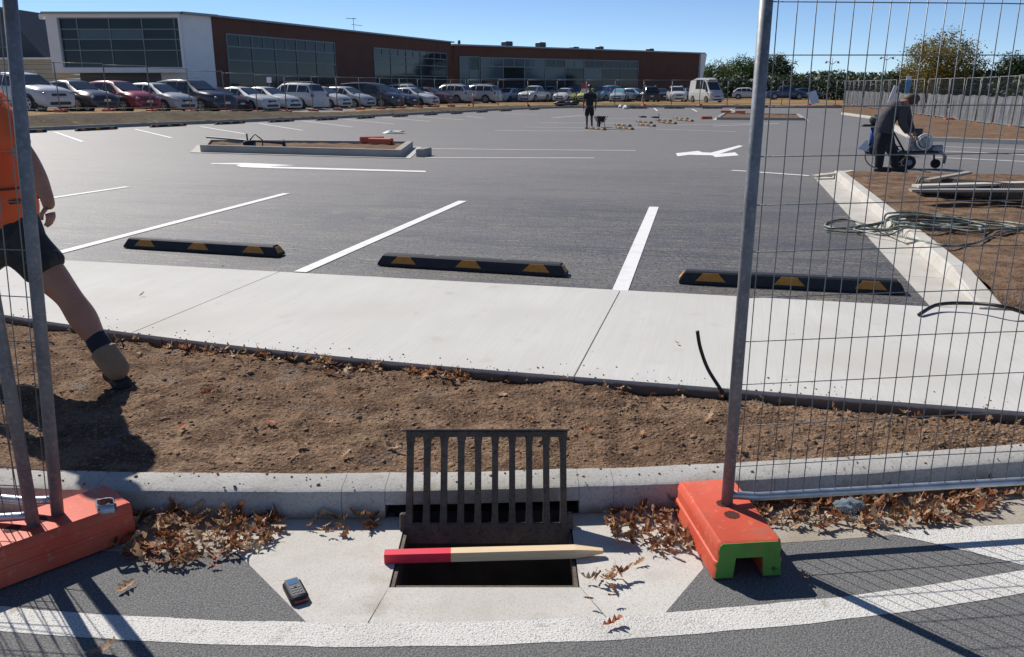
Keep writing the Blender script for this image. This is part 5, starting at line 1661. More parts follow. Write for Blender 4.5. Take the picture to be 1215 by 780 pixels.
def car(kind, col, x, y, z, heading, label, scale=1.0, glass='car_glass', name=None, dark_lower=False):
    """heading: plan direction (dx, dy) of the nose"""
    L_, W_, sts, rear, front, sides, fx, rx_, wr = SHAPES[kind]
    rt = thing(name or {'suv': 'parked_suv', 'van': 'camper_van', 'ute': 'parked_ute', 'mpv': 'parked_van'}.get(kind, 'parked_car'), label, {'van': 'van', 'ute': 'ute', 'mpv': 'van', 'suv': 'suv'}.get(kind, 'car'), (x, y, z), math.atan2(heading[1], heading[0]), 'vehicles parked behind the fences')
    rt.scale = (scale, scale, scale)
    hw = W_ / 2
    zf = 0.20
    rings = []
    for (sx, zb_, zt_, wb, wt) in sts:
        b_, t_ = hw * wb, hw * wt
        half = [(0, zf), (b_ * 0.86, zf), (b_ * 0.965, zf + 0.10), (b_ * 1.0, zf + (zb_ - zf) * 0.55), (b_ * 0.975, zb_ - 0.06), (b_ * 0.955, zb_), (t_ + 0.02, zt_ - 0.05), (t_ - 0.07, zt_ - 0.008), (t_ * 0.5, zt_ + 0.008), (0, zt_ + 0.014)]
        rings.append([Vector((sx, yy, zz)) for yy, zz in half])
    nP = len(rings[0])
    k = MB()
    vs_ = []
    for r in rings:
        vs_ += r + [Vector((p.x, -p.y, p.z)) for p in reversed(r[1:-1])]
    N = nP * 2 - 2
    fs = []
    for i in range(len(rings) - 1):
        for j in range(N):
            l = (j + 1) % N
            fs.append((i * N + j, i * N + l, (i + 1) * N + l, (i + 1) * N + j))
    fs += [tuple(range(N)), tuple((len(rings) - 1) * N + j for j in range(N - 1, -1, -1))]
    k.add(vs_, [tuple(reversed(f)) for f in fs])
    k.build('body', paint(col), rt, 42)
    def bil(a, b, c, d, u, v):
        return a.lerp(b, u).lerp(d.lerp(c, u), v)
    def glassquad(a, b, c, d, nm, mu=0.06, mv=0.10, off=0.012, mt='car_glass', nu=1):
        n_ = (b - a).cross(d - a).normalized()
        ctr = (a + b + c + d) / 4
        if n_.dot(ctr - Vector((0, 0, 0.7))) < 0:
            n_ = -n_
        q_ = [bil(a, b, c, d, u, v) + n_ * off for u, v in ((mu, mv), (1 - mu, mv), (1 - mu, 1 - mv), (mu, 1 - mv))]
        q2 = [p - n_ * 0.03 for p in q_]
        mb = MB().add(q_ + q2, [(0, 1, 2, 3), (7, 6, 5, 4), (0, 4, 5, 1), (1, 5, 6, 2), (2, 6, 7, 3), (3, 7, 4, 0)])
        return mb.build(nm, m[mt], rt)
    mir = lambda p: Vector((p.x, -p.y, p.z))
    for i, j in sides:
        for s_ in (1, -1):
            f_ = (lambda p: p) if s_ == 1 else mir
            glassquad(f_(rings[i][5]), f_(rings[j][5]), f_(rings[j][6]), f_(rings[i][6]), 'side_window', 0.05, 0.12)
    # quarter lights fill the sloping ends
    for (i, j), tri in ((front, 0), (rear, 1)):
        for s_ in (1, -1):
            f_ = (lambda p: p) if s_ == 1 else mir
            a, b, c, d = [f_(q_) for q_ in (rings[i][5], rings[j][5], rings[j][6], rings[i][6])]
            if kind == 'van' and tri:
                continue
            if tri == 0:
                pts_ = [a.lerp(b, 0.04).lerp(d, 0.12), a.lerp(b, 0.72).lerp(c, 0.10), a.lerp(d, 0.84).lerp(b, 0.03)]
            else:
                pts_ = [b.lerp(a, 0.04).lerp(c, 0.12), b.lerp(a, 0.62).lerp(d, 0.10), b.lerp(c, 0.84).lerp(a, 0.03)]
            n_ = Vector((0, s_, 0.3)).normalized()
            mb = MB().add([p + n_ * 0.014 for p in pts_] + [p - n_ * 0.02 for p in pts_], [(0, 1, 2), (5, 4, 3), (0, 3, 4, 1), (1, 4, 5, 2), (2, 5, 3, 0)])
            mb.build('quarter_light', m['car_glass'], rt)
    for (i, j), nm in ((front, 'windscreen'), (rear, 'rear_window')):
        a, b = rings[i][6], rings[j][6]
        lo, hi = (rings[j], rings[i]) if nm == 'windscreen' else (rings[i], rings[j])
        A, B = lo[6], mir(lo[6])
        C, D = mir(hi[6]), hi[6]
        A, B = A + Vector((0, 0, 0.055)), B + Vector((0, 0, 0.055))
        C, D = C + Vector((0, 0, 0.05)), D + Vector((0, 0, 0.05))
        glassquad(A, B, C, D, nm, 0.05, 0.09, 0.018, glass if nm == 'windscreen' else 'car_glass')
    for sx, lab in ((fx, 'f'), (rx_, 'r')):
        for s_ in (1, -1):
            yy = s_ * (hw - 0.11)
            MB().disc((sx, s_ * (hw - 0.07), wr + 0.01), wr + 0.07, (0, 1, 0), 20, 0.13).build('wheel_arch', m['trim'], rt)
            wh = MB().disc((sx, s_ * (hw - 0.085), wr), wr, (0, 1, 0), 20, 0.20).build('wheel', m['tyre'], rt, 40)
            kk = MB().disc((sx, s_ * (hw + 0.012), wr), wr * 0.26, (0, 1, 0), 12, 0.02)
            for q_ in range(5):
                an_ = q_ * 2 * math.pi / 5 + 0.3
                kk.bar((sx, s_ * (hw + 0.014), wr), (sx + wr * 0.66 * math.cos(an_), s_ * (hw + 0.012), wr + wr * 0.66 * math.sin(an_)), 0.09, 0.02, (0, 1, 0))
            kk.tube([(sx + wr * 0.66 * math.cos(t_ * math.pi / 8), s_ * (hw + 0.012), wr + wr * 0.66 * math.sin(t_ * math.pi / 8)) for t_ in range(16)], 0.022, 5, closed=True)
            kk.build('rim', m['rim'], wh)
    # lamps, grille, plates, mirrors
    f0 = sts[-3]; r0 = sts[1]
    for s_ in (1, -1):
        c_ = Vector((f0[0] + 0.06, s_ * hw * 0.70, f0[1] * 0.94))
        M_ = Matrix.Rotation(s_ * R(-28), 3, 'Z') @ Matrix.Rotation(R(-25), 3, 'Y')
        MB().bbox(c_, (0.15, 0.27, 0.11), 0.03, M=M_).build('headlight', m['headlight'], rt, 50)
        c_ = Vector((r0[0] + 0.03, s_ * hw * 0.80, r0[1] * 1.02))
        MB().bbox(c_, (0.12, 0.26, 0.17), 0.03).build('tail_light', m['tail'], rt)
        c_ = Vector((sts[front[1]][0] - 0.28, s_ * (hw + 0.07), sts[front[1]][1] + 0.07))
        MB().bbox(c_, (0.12, 0.17, 0.13), 0.03).build('mirror', paint(col) if kind != 'van' else m['trim'], rt)
    e = sts[-1]
    MB().bbox((e[0] - 0.09, 0, f0[1] * 0.86), (0.16, hw * 0.80, 0.11), 0.03).build('grille', m['trim'], rt)
    MB().bbox((e[0] - 0.03, 0, 0.36), (0.10, hw * 1.15, 0.14), 0.03).build('lower_intake', m['trim'], rt)
    MB().bbox((e[0] + 0.015, 0, 0.52), (0.03, 0.36, 0.11), 0.005).build('number_plate', m['plate'], rt)
    MB().bbox((sts[0][0] - 0.01, 0, 0.62), (0.05, 0.36, 0.11), 0.005).build('number_plate', m['plate'], rt)
    MB().bbox((0, 0, 0.235), (L_ * 0.93, W_ * 0.972, 0.09), 0.04).build('sill', m['trim'], rt)
    if kind in ('suv',):
        for s_ in (1, -1):
            MB().tube([(-1.3, s_ * hw * .62, 1.74), (-1.2, s_ * hw * .62, 1.77), (0.0, s_ * hw * .62, 1.78), (0.15, s_ * hw * .62, 1.73)], 0.018, 6).build('roof_rail', m['rim'], rt)
        MB().bbox((0, 0, 0.30), (3.9, W_ * 0.985, 0.16), 0.05).build('lower_cladding', m['trim'], rt)
    if kind == 'van':
        MB().bbox((1.25, 0, 2.62), (0.5, 1.2, 0.12), 0.03).build('roof_pod', paint(col), rt)
    return rt
WHITE, SILV, NAVY, RED, BLK, MAROON, BLUE, YEL, LBLUE = (.62, .62, .61), (.44, .46, .47), (.022, .03, .05), (.30, .022, .04), (.012, .013, .016), (.09, .015, .025), (.03, .07, .17), (.55, .56, .16), (.24, .36, .47)
DGREY = (.03, .035, .045)
row_n = Vector((-fd.y, fd.x))            # from the fence into the row of cars
RA = FA + row_n * 3.9
def row_pos(px):
    d = ray(px, 115)
    det = fd.x * (-d[1]) - fd.y * (-d[0])
    u = ((-RA.x) * (-d[1]) - (-RA.y) * (-d[0])) / det
    p_ = RA + fd * u
    return p_
nose = -row_n
def row_car(px, kind, col, label, rev=False, back=0.0, scale=1.0):
    p_ = row_pos(px) + row_n * back
    car(kind, col, p_.x, p_.y, bank_z(p_.x, p_.y) + 0.02, (-nose if rev else nose) + Vector((rf.uniform(-.03, .03), rf.uniform(-.03, .03))), label, scale)
row_car(30, 'suv', WHITE, 'white suv at the left end of the parked row, half hidden by the worker')
row_car(88, 'sedan', DGREY, 'dark grey sedan parked between the white suv and the red car')
row_car(141, 'hatch', RED, 'bright red car in the row of parked cars', scale=1.03)
row_car(186, 'hatch', SILV, 'silver-white rounded car parked right of the red car', scale=1.03)
row_car(229, 'suv', NAVY, 'large dark navy suv parked below the brick corner', scale=1.07)
row_car(266, 'hatch', MAROON, 'maroon car mostly hidden right of the navy suv', back=0.6, scale=0.95)
row_car(287, 'sedan', WHITE, 'white sedan parked second to the right of the navy suv')
row_car(315, 'sedan', WHITE, 'white sedan parked just left of the reversed white suv')
row_car(347, 'suv', WHITE, 'white suv reversed in with its tail toward the fence', rev=True)
row_car(386, 'hatch', WHITE, 'white hatchback with its nose showing right of the reversed suv', back=0.3)
row_car(411, 'hatch', SILV, 'silver hatchback parked left of the dark van')
row_car(440, 'mpv', DGREY, 'dark van with a long side in the middle of the row')
row_car(462, 'sedan', NAVY, 'dark blue sedan parked right of the dark van')
row_car(480, 'sedan', WHITE, 'low white sedan at the far end of the near row', back=-0.5)
for px, Y, kind, col, hd_, lb in (
        (484, 76, 'suv', WHITE, nose, 'white suv standing behind the low white sedan'),
        (508, 80, 'sedan', MAROON, nose, 'maroon sedan on the rise left of the tail-out white suv'),
        (532, 83, 'suv', WHITE, -nose, 'white suv showing its tail on the rise above the dry grass'),
        (566, 84, 'suv', SILV, -nose, 'silver suv with a sun glint on its tailgate left of the flagged bollard'),
        (604, 99, 'hatch', WHITE, Vector((-.5, -.9)), 'low white hatchback left of the white ute'),
        (634, 98, 'ute', WHITE, Vector((-.45, -.9)), 'white ute with a big dark grille in the back row'),
        (653, 106, 'suv', SILV, Vector((.1, -1)), 'grey suv half hidden behind the white ute'),
        (670, 99, 'hatch', WHITE, Vector((-.35, -.95)), 'white hatchback left of the far man'),
        (682, 107, 'mpv', BLUE, Vector((-.2, -1)), 'blue van behind the white hatchback left of the far man'),
        (697, 100, 'hatch', YEL, Vector((-.3, -.95)), 'yellow-green hatchback just left of the far man'),
        (719, 106, 'mpv', LBLUE, Vector((-.6, -.8)), 'pale blue van just right of the far man'),
        (735, 100, 'sedan', SILV, Vector((-.25, -1)), 'silver car with a teal sun shade in its windscreen'),
        (753, 103, 'hatch', LBLUE, Vector((.7, -.7)), 'light blue car left of the black suv'),
        (770, 101, 'suv', BLK, Vector((0, 1)), 'black suv showing its tail in the back row'),
        (785, 108, 'sedan', DGREY, Vector((0, -1)), 'dark sedan between the black and the white suv'),
        (803, 101, 'suv', WHITE, Vector((-.05, -1)), 'white suv facing forward left of the camper van'),
        (818, 108, 'hatch', DGREY, Vector((0, -1)), 'dark hatchback tucked left of the camper van'),
        (838, 94, 'van', WHITE, Vector((.28, -.96)), 'tall white camper van with a raised roof'),
        (888, 118, 'hatch', WHITE, Vector((.9, -.3)), 'white car seen just left of the right fence post'),
        (932, 116, 'ute', BLUE, Vector((1, -.1)), 'blue ute beyond the back fence right of the fence post'),
        (955, 118, 'sedan', DGREY, Vector((1, 0)), 'low dark car beyond the back fence near the propped sheet')):
    d = ray(px, 112)
    x = d[0] * Y / d[1]
    hd_ = Vector(hd_)
    car(kind, col, x, Y, bank_z(x, Y) + 0.02, hd_, lb, 0.88 if kind == 'van' else 1.0, glass='teal_glass' if 'teal' in lb else 'car_glass')

# ------------------------------------------------------------------ people
def skinned(joints, edges, name, mt, parent, sub=2):
    """one continuous skin grown over a skeleton of joints (id: (point, radius))"""
    ids = list(joints)
    me = bpy.data.meshes.new(name)
    me.from_pydata([tuple(joints[i][0]) for i in ids], [(ids.index(a), ids.index(b)) for a, b in edges], [])
    o = bpy.data.objects.new('tmp', me)
    COL.objects.link(o)
    o.modifiers.new('s', 'SKIN')
    for i, j in enumerate(ids):
        r = joints[j][1]
        r = r if isinstance(r, tuple) else (r, r)
        me.skin_vertices[0].data[i].radius = r
        me.skin_vertices[0].data[i].use_root = (i == 0)
    md = o.modifiers.new('d', 'SUBSURF')
    md.levels = md.render_levels = sub
    dg = bpy.context.evaluated_depsgraph_get()
    ev = o.evaluated_get(dg)
    out = bpy.data.meshes.new_from_object(ev)
    bpy.data.objects.remove(o)
    out.materials.clear()
    out.materials.append(mt)
    out.polygons.foreach_set('use_smooth', [True] * len(out.polygons))
    out.name = name
    return out
def add_mb(me, mb, mt):
    """join extra geometry (fingers) into a body mesh"""
    v0 = [tuple(v.co) for v in me.vertices]
    f0 = [tuple(p.vertices) for p in me.polygons]
    o = MB(); o.v, o.f = v0, f0
    o.add(mb.v, mb.f)
    return o.mesh(me.name, mt, True)
m['skin'] = pmat('tanned_skin', (0.40, 0.195, 0.125), 0.5, [(6, 0.4, 0.7, (0.31, 0.145, 0.095), 0.8), (40, 0.55, 0.7, (0.26, 0.12, 0.08), 0.4)], [(50, 0.1, 0.002)])
m['skin_dark'] = pmat('brown_skin', (0.10, 0.06, 0.045), 0.55)
m['hivis'] = pmat('orange_hi_vis', (0.80, 0.13, 0.03), 0.75, [(7, 0.4, 0.7, (0.70, 0.105, 0.025), 0.8)], [(9, 0.6, 0.02), (3, 0.4, 0.03)])
m['hivis_band'] = pmat('dark_band', (0.10, 0.018, 0.012), 0.7)
m['shorts'] = pmat('dark_camo_shorts', (0.018, 0.020, 0.022), 0.85, [(9, 0.52, 0.60, (0.045, 0.045, 0.038), 0.8), (15, 0.60, 0.66, (0.10, 0.09, 0.07), 0.6)], [(12, 0.6, 0.015)])
m['sock'] = pmat('navy_sock', (0.018, 0.02, 0.03), 0.9, [], [(120, 0.4, 0.003)])
m['boot'] = pmat('tan_suede_boot', (0.30, 0.20, 0.12), 0.9, [(10, 0.4, 0.7, (0.22, 0.145, 0.09), 0.8)], [(60, 0.3, 0.003)])
m['sole'] = pmat('boot_sole', (0.03, 0.026, 0.023), 0.8)
m['hair'] = pmat('brown_hair', (0.075, 0.045, 0.028), 0.7, [(30, 0.4, 0.7, (0.12, 0.075, 0.045), 0.7)])
m['shirt_dark'] = pmat('dark_shirt', (0.014, 0.016, 0.022), 0.85)
m['overalls'] = pmat('charcoal_workwear', (0.058, 0.054, 0.064), 0.85, [(5, 0.4, 0.7, (0.040, 0.038, 0.046), 0.8)], [(7, 0.7, 0.03)])
m['trousers'] = pmat('black_trousers', (0.014, 0.014, 0.017), 0.85, [], [(7, 0.6, 0.03)])

# --- walking worker at left, cut by the frame
wk = thing('person', 'worker in orange shirt, dark shorts and tan boots striding behind the left fence', 'person', (0, 0, 0))
Yw = 4.25
heel = G(152, 459, soil_h)
J = {
    'pelvis': (P(8, 283, 4.38), (0.125, 0.11)), 'waist': (P(3, 235, 4.38), (0.118, 0.095)), 'chest': (P(-28, 160, 4.42), (0.165, 0.125)), 'collar': (P(-44, 112, 4.43), (0.11, 0.085)),
    'neck': (P(-54, 88, 4.43), 0.055), 'jaw': (P(-64, 68, 4.43), (0.068, 0.075)), 'head': (P(-68, 42, 4.43), (0.078, 0.095)), 'crown': (P(-68, 24, 4.43), (0.06, 0.075)),
    'sh_r': (P(-14, 126, 4.33), 0.062), 'el_r': (P(34, 190, 4.23), 0.050), 'fa_r': (P(46, 213, 4.20), 0.047), 'wr_r': (P(57, 238, 4.18), 0.032), 'ha_r': (P(59, 250, 4.17), (0.026, 0.040)),
    'sh_l': (P(-78, 118, 4.55), 0.062), 'el_l': (P(-95, 190, 4.52), 0.044), 'wr_l': (P(-118, 225, 4.44), 0.028), 'ha_l': (P(-126, 238, 4.42), (0.024, 0.036)),
    'hip_r': (P(32, 296, 4.32), 0.105), 'th_r': (P(56, 324, 4.29), 0.098), 'kn_r': (P(79, 349, 4.26), 0.070), 'kb_r': (P(86, 359, 4.255), 0.068), 'ca_r': (P(97, 375, 4.25), (0.084, 0.076)), 'cb_r': (P(106, 390, 4.235), (0.070, 0.064)), 'sh_low': (P(117, 407, 4.22), 0.048), 'an_r': (P(134, 432, 4.19), 0.044),
    'fo_r': (Vector((heel.x - 0.05, heel.y + 0.12, heel.z + 0.05)), 0.036),
    'hip_l': (P(-18, 298, 4.46), 0.095), 'kn_l': (P(-52, 356, 4.50), 0.060), 'ca_l': (P(-48, 384, 4.54), 0.055), 'an_l': (P(-34, 424, 4.58), 0.036), 'fo_l': (P(-60, 440, 4.62), 0.036),
}
E_ = [('pelvis', 'waist'), ('waist', 'chest'), ('chest', 'collar'), ('collar', 'neck'), ('neck', 'jaw'), ('jaw', 'head'), ('head', 'crown'),
      ('collar', 'sh_r'), ('sh_r', 'el_r'), ('el_r', 'fa_r'), ('fa_r', 'wr_r'), ('wr_r', 'ha_r'), ('collar', 'sh_l'), ('sh_l', 'el_l'), ('el_l', 'wr_l'), ('wr_l', 'ha_l'),
      ('pelvis', 'hip_r'), ('hip_r', 'th_r'), ('th_r', 'kn_r'), ('kn_r', 'kb_r'), ('kb_r', 'ca_r'), ('ca_r', 'cb_r'), ('cb_r', 'sh_low'), ('sh_low', 'an_r'), ('an_r', 'fo_r'),
      ('pelvis', 'hip_l'), ('hip_l', 'kn_l'), ('kn_l', 'ca_l'), ('ca_l', 'an_l'), ('an_l', 'fo_l')]
body = skinned(J, E_, 'body', m['skin'], wk)
fing = MB()
h0 = J['ha_r'][0]
hd_ = (h0 - J['wr_r'][0]).normalized()
for i in range(4):
    b0 = h0 + Vector((0, -0.027 + 0.018 * i, 0)) + hd_ * 0.012
    ln = (0.024, 0.028, 0.027, 0.021)[i]
    cv = Vector((-1, 0, 0))
    fing.tube([b0, b0 + hd_ * ln, b0 + hd_ * ln * 1.9 + cv * 0.008, b0 + hd_ * ln * 2.4 + cv * 0.022], [0.0105, 0.0098, 0.009, 0.006], 8)
fing.tube([h0 + Vector((-0.006, -0.024, 0.012)), h0 + Vector((-0.020, -0.040, -0.012)), h0 + Vector((-0.026, -0.036, -0.040))], [0.012, 0.0105, 0.008], 8)
h1 = J['ha_l'][0]
for i in range(4):
    b0 = h1 + Vector((-0.01, -0.024 + 0.017 * i, -0.01))
    fing.tube([b0, b0 + Vector((-0.026, 0, -0.022)), b0 + Vector((-0.032, 0, -0.05))], [0.0095, 0.0088, 0.006], 8)
fing.tube([h1 + Vector((0.0, -0.02, 0.0)), h1 + Vector((-0.01, -0.04, -0.03)), h1 + Vector((-0.02, -0.04, -0.05))], [0.011, 0.009, 0.007], 8)
# nose and ears
hd0 = J['head'][0]
fing.ball(hd0 + Vector((-0.105, 0.03, -0.012)), (0.02, 0.014, 0.022), 8, 6)
for s_ in (-1, 1):
    fing.ball(hd0 + Vector((0.01, s_ * 0.085, -0.01)), (0.02, 0.010, 0.032), 8, 6)
link('body', add_mb(body, fing, m['skin']), wk)
e = MB()
for s_ in (-0.02, 0.06):
    e.ball(hd0 + Vector((-0.085, s_ + 0.01, 0.02)), 0.011, 8, 6)
e.build('eyes', m['trim'], wk, True)
# hair as a cap over the crown
MB().ball(hd0 + Vector((0.012, 0, 0.045)), (0.112, 0.098, 0.095), 16, 10).build('hair', m['hair'], wk, True)
V = {
    'waist0': (P(9, 288, 4.38), (0.202, 0.172)), 'waist': (P(6, 232, 4.38), (0.198, 0.164)), 'mid': (P(-9, 192, 4.39), (0.192, 0.155)), 'chest': (P(-24, 152, 4.41), (0.186, 0.148)), 'collar': (P(-41, 116, 4.43), (0.138, 0.105)), 'nk': (P(-50, 97, 4.43), (0.085, 0.075)),
    'sr': (P(-14, 124, 4.34), 0.088), 'sv': (P(16, 166, 4.265), 0.080), 'sw': (P(24, 180, 4.25), 0.076), 'sl': (P(-74, 116, 4.54), 0.096), 'slv': (P(-88, 160, 4.53), 0.088)}
shirt = skinned(V, [('waist0', 'waist'), ('waist', 'mid'), ('mid', 'chest'), ('chest', 'collar'), ('collar', 'nk'), ('collar', 'sr'), ('sr', 'sv'), ('sv', 'sw'), ('collar', 'sl'), ('sl', 'slv')], 'shirt', m['hivis'], wk)
vv = link('shirt', shirt, wk)
# two dark bands round the hem: rings that hug the vest
def ring_of(me, z0, dz, off, name, mt, parent):
    ctr = Vector((V['waist'][0].x, V['waist'][0].y, 0))
    import bisect
    k = MB(); n = 40
    prof = [0.0] * n
    for v in me.vertices:
        if abs(v.co.z - z0) < 0.07:
            d_ = Vector((v.co.x - ctr.x, v.co.y - ctr.y))
            i = int((math.atan2(d_.y, d_.x) + math.pi) / (2 * math.pi) * n) % n
            prof[i] = max(prof[i], d_.length)
    for _ in range(4):
        prof = [max(prof[i], (prof[i - 1] + prof[(i + 1) % n]) / 2) for i in range(n)]
    for i in range(n):
        a_ = (i + 0.5) / n * 2 * math.pi - math.pi
        for z in (z0 - dz, z0 + dz):
            k.v.append((ctr.x + math.cos(a_) * (prof[i] + off), ctr.y + math.sin(a_) * (prof[i] + off), z))
    for i in range(n):
        j = (i + 1) % n
        k.f.append((2 * i, 2 * j, 2 * j + 1, 2 * i + 1))
    k.build(name, mt, parent, True)
for py, dz in ((236, 0.011), (221, 0.006)):
    ring_of(shirt, P(20, py, 4.38).z, dz, 0.004, 'dark_band', m['hivis_band'], vv)
S_ = {'belt': (P(0, 205, 4.385), (0.135, 0.11)), 'belt2': (P(6, 245, 4.38), (0.150, 0.125)), 'seat': (P(9, 285, 4.38), (0.172, 0.145)), 'hr': (P(28, 292, 4.32), 0.122), 'tr': (P(50, 314, 4.29), 0.120), 'hem': (P(61, 327, 4.285), 0.122), 'hl': (P(-16, 298, 4.45), 0.112), 'teml': (P(-42, 338, 4.49), 0.100)}
link('shorts', skinned(S_, [('belt', 'belt2'), ('belt2', 'seat'), ('seat', 'hr'), ('hr', 'tr'), ('tr', 'hem'), ('seat', 'hl'), ('hl', 'teml')], 'shorts', m['shorts'], wk), wk)
def boot(low, ank, hl, d, parent):
    """sock, upper, laces and sole for one foot; hl the heel on the ground, d where the toes point"""
    low, ank, hl = Vector(low), Vector(ank), Vector(hl)
    d = Vector((d[0], d[1], 0)).normalized()
    up = Vector((0, 0, 1))
    link('sock', skinned({'a': (low.lerp(ank, -0.55), 0.060), 'b': (low.lerp(ank, 0.2), 0.062), 'c': (ank, 0.052)}, [('a', 'b'), ('b', 'c')], 'sock', m['sock'], parent), parent)
    JJ = {'top': (low.lerp(ank, 0.18), 0.074), 'mid': (low.lerp(ank, 0.62), 0.074), 'ank': (ank.lerp(hl + up * 0.06, 0.35), 0.070), 'heel': (hl + up * 0.062 + d * 0.02, 0.060), 'ball': (hl + d * 0.15 + up * 0.056, (0.062, 0.050)), 'toe': (hl + d * 0.23 + up * 0.042, (0.046, 0.034))}
    bu = link('boot_upper', skinned(JJ, [('top', 'mid'), ('mid', 'ank'), ('ank', 'heel'), ('heel', 'ball'), ('ball', 'toe')], 'boot_upper', m['boot'], parent), parent)
    ax = (low - ank).normalized()
    t0_ = low.lerp(ank, 0.42)
    o1 = ax.orthogonal().normalized(); o2 = ax.cross(o1)
    MB().tube([t0_ + (o1 * math.cos(k_ * math.pi / 8) + o2 * math.sin(k_ * math.pi / 8)) * 0.061 for k_ in range(16)], 0.009, 6, closed=True).build('boot_collar', m['boot'], bu, True)
    MB().tube(smooth_path([t0_ + o1 * 0.06, t0_ + o1 * 0.10 + ax * 0.02, t0_ + o1 * 0.09 - ax * 0.03, t0_ + o1 * 0.066 - ax * 0.02], 5), 0.004, 5).build('pull_tab', m['sock'], bu, True)
    sd = Vector((-d.y, d.x, 0))
    a = hl - d * 0.045
    L2 = 0.335
    o = [(a + d * L2 * t, wv) for t, wv in ((0, .024), (.07, .040), (.28, .042), (.5, .040), (.72, .052), (.9, .043), (1, .018))]
    poly = [(p + sd * wv).xy for p, wv in o] + [(p - sd * wv).xy for p, wv in reversed(o)]
    MB().prism([tuple(p) for p in poly], hl.z - 0.006, hl.z + 0.026).build('sole', m['sole'], parent)
boot(P(116, 405, 4.22), P(134, 433, 4.19), (heel.x - 0.03, heel.y + 0.01, heel.z + 0.004), (-0.62, 0.78), wk)
pl = J['an_l'][0]
boot(pl + Vector((0.02, -0.02, 0.12)), pl, (pl.x, pl.y - 0.03, soil_h(pl.x, pl.y) + 0.004), (-0.8, 0.6), wk)

# --- far man with a cart
fp = G(699, 153)
fm = thing('person', 'far man in dark shirt and shorts walking away across the car park', 'person', fp, R(5))
J = {'pelvis': ((0, 0, .93), (.15, .11)), 'waist': ((0, 0, 1.08), (.14, .10)), 'chest': ((0, 0, 1.32), (.17, .12)), 'collar': ((0, 0.01, 1.50), (.12, .085)), 'neck': ((0, .02, 1.59), .055), 'jaw': ((0, .03, 1.66), (.065, .075)), 'head': ((0, .03, 1.74), (.076, .092)), 'top': ((0, .02, 1.81), (.055, .07)),
     'sr': ((.20, 0, 1.46), .062), 'er': ((.27, -.02, 1.17), .045), 'wr': ((.27, .05, .93), .03), 'hr': ((.26, .07, .84), (.03, .04)), 'sl': ((-.20, 0, 1.46), .062), 'el': ((-.27, -.04, 1.17), .045), 'wl': ((-.26, 0, .93), .03), 'hl': ((-.25, .02, .84), (.03, .04)),
     'tr': ((.10, 0, .80), .09), 'kr': ((.11, .06, .48), .06), 'cr': ((.11, .04, .34), .055), 'ar': ((.12, -.02, .09), .038), 'fr': ((.13, .11, .045), .04), 'tl': ((-.10, 0, .80), .09), 'kl': ((-.11, .02, .48), .06), 'cl': ((-.12, -.06, .34), .055), 'al': ((-.12, -.12, .10), .038), 'fl': ((-.13, 0.0, .045), .04)}
E_ = [('pelvis', 'waist'), ('waist', 'chest'), ('chest', 'collar'), ('collar', 'neck'), ('neck', 'jaw'), ('jaw', 'head'), ('head', 'top'), ('collar', 'sr'), ('sr', 'er'), ('er', 'wr'), ('wr', 'hr'), ('collar', 'sl'), ('sl', 'el'), ('el', 'wl'), ('wl', 'hl'),
      ('pelvis', 'tr'), ('tr', 'kr'), ('kr', 'cr'), ('cr', 'ar'), ('ar', 'fr'), ('pelvis', 'tl'), ('tl', 'kl'), ('kl', 'cl'), ('cl', 'al'), ('al', 'fl')]
def fingers(hands, dirs):
    f_ = MB()
    for h_, d_ in zip(hands, dirs):
        h_, d_ = Vector(h_), Vector(d_).normalized()
        sd = d_.cross(Vector((1, 0, 0.01))).normalized()
        for i in range(4):
            b0 = h_ + sd * (-0.027 + 0.018 * i) + d_ * 0.02
            f_.tube([b0, b0 + d_ * 0.045, b0 + d_ * 0.075 + Vector((0, 0.015, 0))], [.010, .009, .006], 6)
        f_.tube([h_ + sd * 0.02, h_ + sd * 0.045 + d_ * 0.03, h_ + sd * 0.05 + d_ * 0.06], [.012, .010, .007], 6)
    return f_
b = skinned(J, E_, 'body', m['skin_dark'], fm)
f_ = fingers([J['hr'][0], J['hl'][0]], [(0, .1, -1), (0, .1, -1)])
f_.ball((0, 0.135, 1.72), (.014, .02, .02), 8, 6)
for s_ in (-1, 1):
    f_.ball((s_ * .085, .025, 1.73), (.010, .02, .032), 8, 6)
link('body', add_mb(b, f_, m['skin_dark']), fm)
link('shirt', skinned({'h': ((0, 0, .92), (.185, .145)), 'w': ((0, 0, 1.08), (.172, .135)), 'c': ((0, 0, 1.32), (.195, .148)), 'k': ((0, .01, 1.49), (.14, .11)), 'sr': ((.20, 0, 1.45), .085), 'er': ((.255, -.02, 1.24), .075), 'sl': ((-.20, 0, 1.45), .085), 'el': ((-.255, -.03, 1.24), .075)}, [('h', 'w'), ('w', 'c'), ('c', 'k'), ('k', 'sr'), ('sr', 'er'), ('k', 'sl'), ('sl', 'el')], 'shirt', m['shirt_dark'], fm), fm)
link('shorts', skinned({'b': ((0, 0, .98), (.165, .13)), 's': ((0, 0, .88), (.175, .14)), 'r': ((.10, .01, .78), .115), 'kr': ((.11, .05, .52), .105), 'l': ((-.10, 0, .78), .115), 'kl': ((-.11, .02, .52), .105)}, [('b', 's'), ('s', 'r'), ('r', 'kr'), ('s', 'l'), ('l', 'kl')], 'shorts', m['trousers'], fm), fm)
k = MB().ball((0, .02, 1.78), (.105, .115, .085), 14, 8); k.bbox((0, .13, 1.77), (.16, .10, .015), .006); k.build('cap', m['trim'], fm, True)
for s_, jx in ((1, 'fr'), (-1, 'fl')):
    p_ = Vector(J[jx][0])
    MB().bbox((p_.x, p_.y - 0.05, .045), (.10, .29, .085), .03).build('shoe', m['sole'], fm)
cp = fp + Vector((0.62, 1.5, 0))
